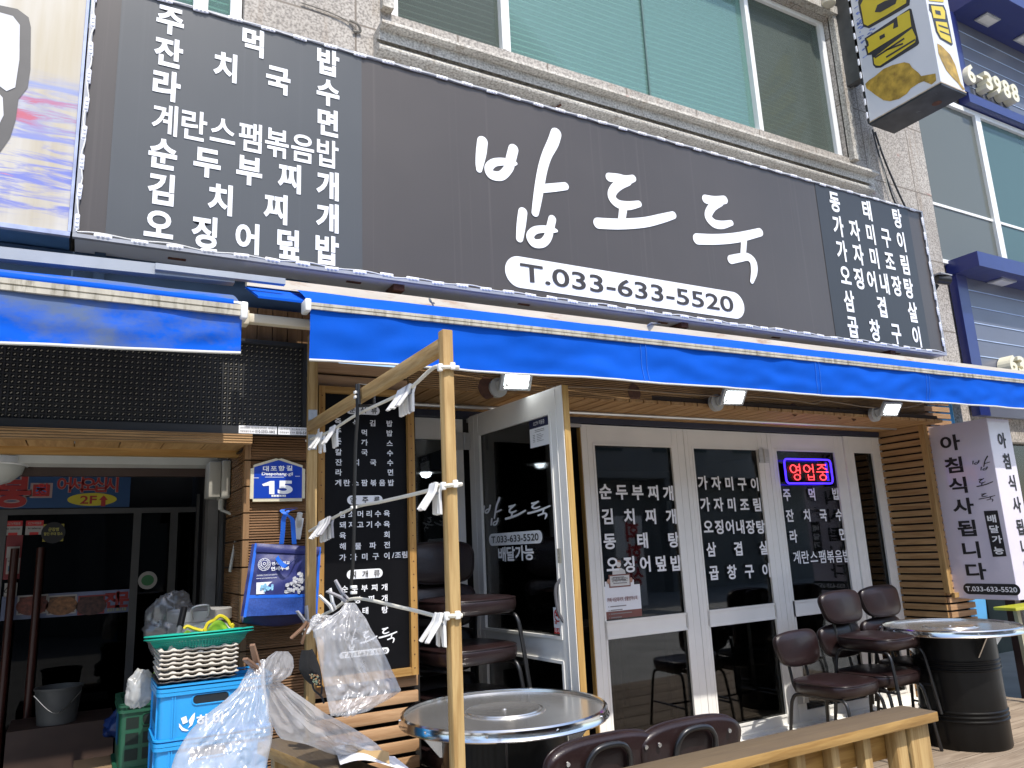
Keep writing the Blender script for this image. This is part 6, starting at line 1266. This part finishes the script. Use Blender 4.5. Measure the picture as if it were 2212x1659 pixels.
for k in range(8):
    z = TZ+.020+k*.0145+(.004 if k > 2 else 0); lab = ['black plastic egg tray at the bottom of the tray stack']+['grey pulp egg tray, %s' % s_ for s_ in ('lowest grey one just above the black tray', 'second grey one above the black tray', 'third grey one above the black tray', 'middle one of the stack', 'third one below the green basket', 'second one below the green basket', 'topmost one carrying the green basket')]
    if k == 0: o = tray_mb().obj('egg_tray', PULPD, smooth='all')
    elif k == 1: q = o = tray_mb().obj('egg_tray', PULP, smooth='all')
    else: o = q.copy(); COL.objects.link(o)
    o.location = (.276+random.uniform(-.004, .004), 3.10+random.uniform(-.004, .004), z); o.rotation_euler = (0, 0, random.uniform(-.02, .02)); tag(o, lab[k], 'egg tray', 'stacked egg trays' if k else None)
def basket_mat():
    m = bpy.data.materials.new('teal_basket'); m.use_nodes = True; t = m.node_tree; p = t.nodes['Principled BSDF']; p.inputs['Base Color'].default_value = (.012, .36, .27, 1); p.inputs['Roughness'].default_value = .35
    return m
BK = basket_mat(); bc0 = Vector((.425, 3.245, 1.178))
def basket(z, lab):
    r = thing('green_basket', lab, 'basket', bc0+Vector((0, 0, z)), 'teal strainer baskets'); c = bc0+Vector((0, 0, z)); Mx = Matrix.Translation(c) @ Matrix.Rotation(math.radians(-.6), 4, 'Y') @ Matrix.Rotation(math.radians(-4), 4, 'X') @ Matrix.Scale(.95, 4, (0, 1, 0)) @ Matrix.Translation(-c)
    MB().lathe([(.168, .043), (.170, .050), (.192, .056), (.196, .052), (.190, .050), (.172, .044)], c, 64).xf(Mx).obj('rim', BK, r, smooth=True)
    m = MB()
    for i in range(96):  # open weave: upright ribs and hoops
        a = 2*math.pi*i/96; pr = [(.170, .046), (.160, .028), (.142, .010), (.120, .0)]; m.tube([c+Vector((rr*math.cos(a), rr*math.sin(a), zz_)) for rr, zz_ in pr], .0028, 4, caps=False)
    for rr, zz_ in ((.168, .042), (.165, .036), (.161, .030), (.156, .0235), (.150, .017), (.143, .011), (.133, .006), (.121, .001)): m.tube([c+Vector((rr*math.cos(2*math.pi*k/64), rr*math.sin(2*math.pi*k/64), zz_)) for k in range(64)], .0024, 4, closed=True)
    m.lathe([(0, -.001), (.122, -.001), (.122, .002), (0, .002)], c, 48); m.xf(Mx).obj('weave', BK, r, smooth=True)
basket(.0, 'lower of two nested teal strainer baskets on the egg trays'); basket(.010, 'upper of two nested teal strainer baskets on the egg trays')
# things heaped behind the crates
SILV = mat('dull_tin', (.50, .49, .47), .4, .35, var=.1)
p = P(450, 1340, 3.62); PT = thing('stock_pot', 'large dented tin stock pot with a lid handle behind the teal baskets', 'pot', (.49, 3.66, .95)); c = (.475, 3.66, 0); zt_ = P(455, 1318, 3.55).z
MB().lathe([(0, .80), (.125, .80), (.125, zt_-.045), (.131, zt_-.042), (.131, zt_), (.121, zt_+.004), (0, zt_+.010)], c, 40).obj('pot_body', SILV, PT, smooth=True); pp = P(432, 1322, 3.53); MB().tube(spline([pp+Vector((-.028, 0, -.028)), pp+Vector((-.03, -.012, .018)), pp+Vector((.03, -.012, .024)), pp+Vector((.032, 0, -.022))], 5), .0055, 7).obj('handle', SILV, PT, smooth=True)
MB().box(.36, .60, 3.54, 3.80, .02, .80, .01).obj('stand', mat('dark_stand', (.02, .018, .016), .7), PT)
LIME = mat('lime_fabric', (.30, .50, .035), .55, var=.15, scale=8); YB = mat('yellow_binding', (.62, .52, .02), .5); WB_ = mat('white_woven', (.62, .63, .62), .5, var=.1)
zq = T(400, 2350, 2.461)
SHB = thing('shopping_bag', 'lime and yellow edged shopping bag slumped behind the teal baskets', 'shopping bag', P(455, 1365, 3.42))
def edge_t(s): x = 745+535*s; y = 370-95*math.sin(math.pi*min(1, max(0, (s-.45)/.55)))*1.6-60*math.exp(-((s-.16)/.08)**2)+10*math.sin(9*s); return x, y
m = MB(); m.grid(lambda s, t_: P(*zq(edge_t(s)[0], edge_t(s)[1]+(420-edge_t(s)[1])*t_), 3.40)+Vector((0, -.03*math.sin(math.pi*s)*(1-t_)+.008*noise.noise((s*6, t_*4, 0)), 0)), 36, 8); m.obj('front', LIME, SHB, smooth='all')
m = MB(); m.grid(lambda s, t_: P(*zq(790+470*s, 265+(1-s)*60-55*math.sin(math.pi*s)+(400-225)*t_), 3.46)+Vector((0, .012*noise.noise((s*6, t_*4, 0)), 0)), 30, 8); m.obj('back', WB_, SHB, smooth='all')
m = MB(); m.tube(spline([P(*zq(x, y), 3.40) for x, y in ((800, 310), (830, 285), (900, 310), (990, 325), (1030, 260), (1090, 225), (1150, 185), (1215, 220), (1250, 280), (1270, 270), (1255, 360))], 5), .007, 6); m.tube(spline([P(*zq(x, y), 3.385) for x, y in ((1000, 310), (1010, 350), (1005, 380))], 4), .007, 6); m.obj('binding', YB, SHB, smooth=True)
q0 = P(*zq(800, 110), 3.5); q1 = P(*zq(735, 400), 3.42); um = thing('folded_umbrella', 'black handled stick leaning among the bags behind the baskets', 'umbrella', q1); md = q0.lerp(q1, .62); MB().tube([q0, md], .014, 10).obj('grip', BLK, um, smooth=True); MB().tube([md, q1], .009, 8).obj('shaft', SILV, um, smooth=True); MB().tube([q1, Vector((q1.x-.02, q1.y-.02, .03))], .009, 8).obj('shaft', SILV, um, smooth=True)
FD = film('grey_film', .30, (.30, .30, .30), 16)
def blob(name, lab, c, r, m_, cat, seed, squash=(1, .7, 1)):
    m = MB(); 
    def f(s, t_):
        th, ph_ = 2*math.pi*s, math.pi*t_; d = Vector((math.sin(ph_)*math.cos(th), math.sin(ph_)*math.sin(th), math.cos(ph_))); k = 1+.30*noise.noise(d*1.7+Vector((seed, 0, 0)))+.16*noise.noise(d*5+Vector((seed, 3, 0)))+.05*abs(noise.noise(d*13)); return Vector(c)+Vector((d.x*r*k*squash[0], d.y*r*k*squash[1], d.z*r*k*squash[2]))
    m.grid(f, 48, 28); bmesh.ops.remove_doubles(m.b, verts=m.b.verts, dist=.0005); return single(m, name, m_, lab, cat, Vector(c)-Vector((0, 0, r)), smooth='all')
blob('crumpled_bag', 'grey see-through bag bunched up beside the tin pot', P(*zq(650, 260), 3.62), .105, FD, 'plastic bag', 3, (1, .6, 1.15))
blob('crumpled_bag', 'white crumpled plastic bag left of the upper blue crate', P(*zq(365, 890), 3.38), .046, film('white_film', .62, (.78, .78, .76), 20), 'plastic bag', 6, (1, .8, 1.45))
m = MB(); m.grid(lambda s, t_: P(*zq(470+90*s, 800-170*s+95*t_*(1-.3*s)), 3.44)+Vector((0, .01*math.sin(7*s), 0)), 8, 5); single(m, 'lime_wrapper', LIME, 'lime green wrapper edge sticking out beside the egg trays', 'wrapper', P(*zq(510, 760), 3.44), smooth='all')
blob('blue_bag', 'dark blue bag on the entrance floor left of the green crates', P(*zq(255, 1225), 3.9), .075, mat('deep_blue_plastic', (.004, .02, .10), .4), 'bag', 12, (1.2, 1, .9))
LY = MB(); LY.grid(lambda s, t_: P(*zq(80+230*s, 1660-270*s+120*t_), 3.75)+Vector((0, .02*math.sin(6*s), .01*noise.noise((s*7, t_*5, 0)))), 10, 6); single(LY, 'lime_bag', LIME, 'lime plastic bag low beside the cardboard box', 'bag', P(*zq(190, 1560), 3.75), smooth='all')
blob('orange_wrapper', 'orange and yellow food wrapper beside the green crates', P(*zq(275, 1490), 3.66), .032, mat('orange_wrapper', (.60, .33, .05), .4, var=.4, scale=30), 'wrapper', 15)
p = P(*zq(60, 1630), 3.72); m = MB(); m.box(p.x-.12, p.x+.07, 3.68, 3.9, p.z-.20, p.z); single(m, 'cardboard_box', mat('carton', (.26, .17, .09), .8), 'brown cardboard box at the lower edge by the dark entrance', 'box', (p.x, 3.8, p.z-.2))
p = P(*zq(60, 1630), 3.75); m = MB(); m.box(p.x-.5, .12, 3.66, 4.1, .02, p.z-.2005); single(m, 'low_bench', mat('dark_bench', (.02, .017, .015), .7), 'dark low bench in the entrance below the cardboard box', 'bench', (p.x, 3.9, .02))
# bucket by the dark doors
p = P(125, 1520, 4.6); bk = thing('bucket', 'white plastic bucket standing inside the dark entrance', 'bucket', (p.x, 4.6, .5)); zt_ = P(125, 1482, 4.6).z; zb_ = P(125, 1560, 4.6).z
MB().lathe([(0, zb_), (.085, zb_), (.102, zt_-.01), (.108, zt_-.01), (.108, zt_), (.098, zt_), (.083, zb_+.01), (0, zb_+.01)], (p.x, 4.6, 0), 32).obj('pail', mat('grey_white_pail', (.085, .085, .08), .5), bk, smooth=True); MB().tube(spline([Vector((p.x-.10, 4.5, zt_-.02)), Vector((p.x, 4.48, zb_+.06)), Vector((p.x+.10, 4.5, zt_-.02))], 6), .003, 6).obj('bail', STEEL, bk, smooth=True)
MB().box(p.x-.2, p.x+.25, 4.5, 4.85, .02, zb_-.001).obj('stand', DKW, bk)
# yellow table seen past the right corner
p = P(2150, 1312, 3.66); YT = thing('folding_table', 'small yellow topped table past the slatted corner at the right edge', 'table', (p.x+.2, 3.63, .15)); m = MB(); m.box(p.x-.10, p.x+.75, 3.45, 3.62, p.z-.012, p.z+.012, .004); m.obj('table_top', mat('yellow_laminate', (.42, .42, .03), .4), YT)
m = MB(); m.bar((p.x+.05, 3.53, p.z-.013), (p.x+.08, 3.53, .13), .045, .03, (0, 1, 0)); m.obj('leg', mat('pale_leg', (.35, .33, .22), .5), YT); MB().bar((p.x+.6, 3.53, p.z-.013), (p.x+.6, 3.53, .13), .045, .03, (0, 1, 0)).obj('leg', mat('pale_leg_far', (.35, .33, .22), .5), YT)
# inside the shop
pn = emit('pendant_bulb', (.85, .92, 1), 14)
for u, v, y in ((920, 1022, 6.4), (1165, 1002, 6.2)):
    p = P(u, v, y) if y < 7 else None; L_ = thing('pendant_lamp', ['pendant lamp glowing behind the left glass door leaf', 'pendant lamp glowing behind the open door'][u > 1000], 'lamp', p, 'lamps inside the shop'); MB().lathe([(0, .05), (.03, .045), (.04, .02), (.15, .005), (.15, 0), (0, .004)], p, 24).obj('shade', SILV, L_, smooth=True); MB().lathe([(0, -.045), (.035, -.035), (.055, -.002), (0, .0)], p, 20).obj('bulb', pn, L_, smooth=True); MB().tube([p+Vector((0, 0, .05)), Vector((p.x, p.y, 2.42))], .004, 6).obj('cord', BLK, L_)
DKT = mat('dark_table_wood', (.05, .03, .02), .5)
for x, y in ((3.2, 5.3), (4.6, 5.3)):
    tb = thing('dining_table', ['dark dining table behind the stew lettered glass', 'dark dining table behind the neon door'][x > 4], 'table', (x, y, .15)); MB().box(x-.5, x+.5, y-.35, y+.35, .86, .90, .006).obj('table_top', DKT, tb, smooth=True)
    for sx in (-.44, .44):
        for sy in (-.3, .3): MB().box(x+sx-.02, x+sx+.02, y+sy-.02, y+sy+.02, .149, .859).obj('leg', BLACKM, tb)
# ================================================================== other side of the street (seen in the glass)
OB = thing('opposite_building', 'pale building across the street mirrored in the shop glass', 'building', (3, -10, 0)); m = MB(); m.box(-14, 26, -12, -10, 3.4, 6.5); m.box(-14, 26, -12, -11, 0, 3.4); m.obj('wall', mat('pale_render', (.34, .34, .33), .8, var=.1, scale=.5), OB)
m = MB()
for x in range(-12, 26, 4): m.box(x, x+.5, -10.4, -10.0, 0, 3.39)
m.obj('column', mat('column_render', (.28, .28, .27), .8), OB)
m = MB()
for x in range(-12, 24, 3): m.box(x+.6, x+2.4, -9.99, -9.96, 4.2, 5.7)
m.obj('window', mat('far_window', (.05, .08, .09), .2), OB)
SS = thing('shop_sign', 'dark red sign board with yellow letters across the street mirrored in the glass', 'sign', (5, -9.9, 2.4)); MB().box(3.6, 8.2, -9.98, -9.85, 2.3, 3.3).obj('board', mat('maroon_board', (.22, .02, .03), .5), SS); t = TX((0, -9.84, 0), (-1, 0, 0), (0, 0, 1), (0, 1, 0)); t.row('젓갈', (-4.9, 2.8), (-3.95, 2.8), .8, .75, .04); t.obj('lettering', mat('yellow_board_letters', (.6, .48, .03), .5), SS)
CRS = thing('crossing_sign', 'blue triangular crossing sign on a pole across the street mirrored in the glass', 'traffic sign', (8.2, -5.2, 0)); MB().tube([(8.2, -5.2, 0), (8.2, -5.2, 2.4)], .03, 10).obj('pole', STEEL, CRS); t = TX((8.2, -5.16, 0), (-1, 0, 0), (0, 0, 1), (0, 1, 0)); t.poly([(-.32, 1.75), (.32, 1.75), (0, 2.3)], 0); t.obj('panel', mat('sign_blue', (.02, .10, .5), .4), CRS)
CARm = mat('black_car_paint', (.01, .01, .012), .2, coat=1)
CA = thing('parked_car', 'black car parked across the street mirrored in the shop glass', 'car', (8.0, -6.5, 0)); m = MB(); q = [(-2.2, .35), (-2.2, .75), (-1.5, .92), (-.9, 1.42), (.7, 1.45), (1.5, .98), (2.15, .85), (2.2, .35)]; m.prism([(8+x, -7.3, z) for x, z in q], (0, 1.6, 0)); bmesh.ops.bevel(m.b, geom=m.b.edges[:], offset=.06, segments=2, affect='EDGES'); m.obj('body', CARm, CA, smooth=True)
for x in (-1.4, 1.4): MB().lathe([(0, -.1), (.31, -.1), (.31, .1), (0, .1)], (0, 0, 0), 24).xf(Matrix.Translation((8+x, -5.75, .31)) @ Matrix.Rotation(math.pi/2, 4, 'X')).obj('wheel', BLK, CA, smooth=True); MB().lathe([(0, -.11), (.2, -.11), (.2, -.105), (0, -.105)], (0, 0, 0), 16).xf(Matrix.Translation((8+x, -5.75, .31)) @ Matrix.Rotation(math.pi/2, 4, 'X')).obj('rim', STEEL, CA)
m = MB(); m.prism([(8-.85, -5.695, .95), (8-.62, -5.695, 1.34), (8+.6, -5.695, 1.36), (8+1.2, -5.695, .98)], (0, .003, 0)); m.obj('window', mat('car_glass', (.06, .07, .08), .1), CA)
WBn = thing('standing_banner', 'white standing banner with red letters across the street mirrored in the glass', 'banner', (11.2, -6.0, 0)); MB().box(10.8, 11.6, -6.02, -6.0, .1, 2.1).obj('sheet', VINYLW, WBn); t = TX((0, -5.99, 0), (-1, 0, 0), (0, 0, 1), (0, 1, 0))
for k, c in enumerate('회한상'): t.ch(c, -11.3, 1.75-.5*k, .42, .45, .03)
t.obj('lettering', RED, WBn); MB().box(11.1, 11.3, -6.12, -5.95, 0, .1).obj('base', BLK, WBn)
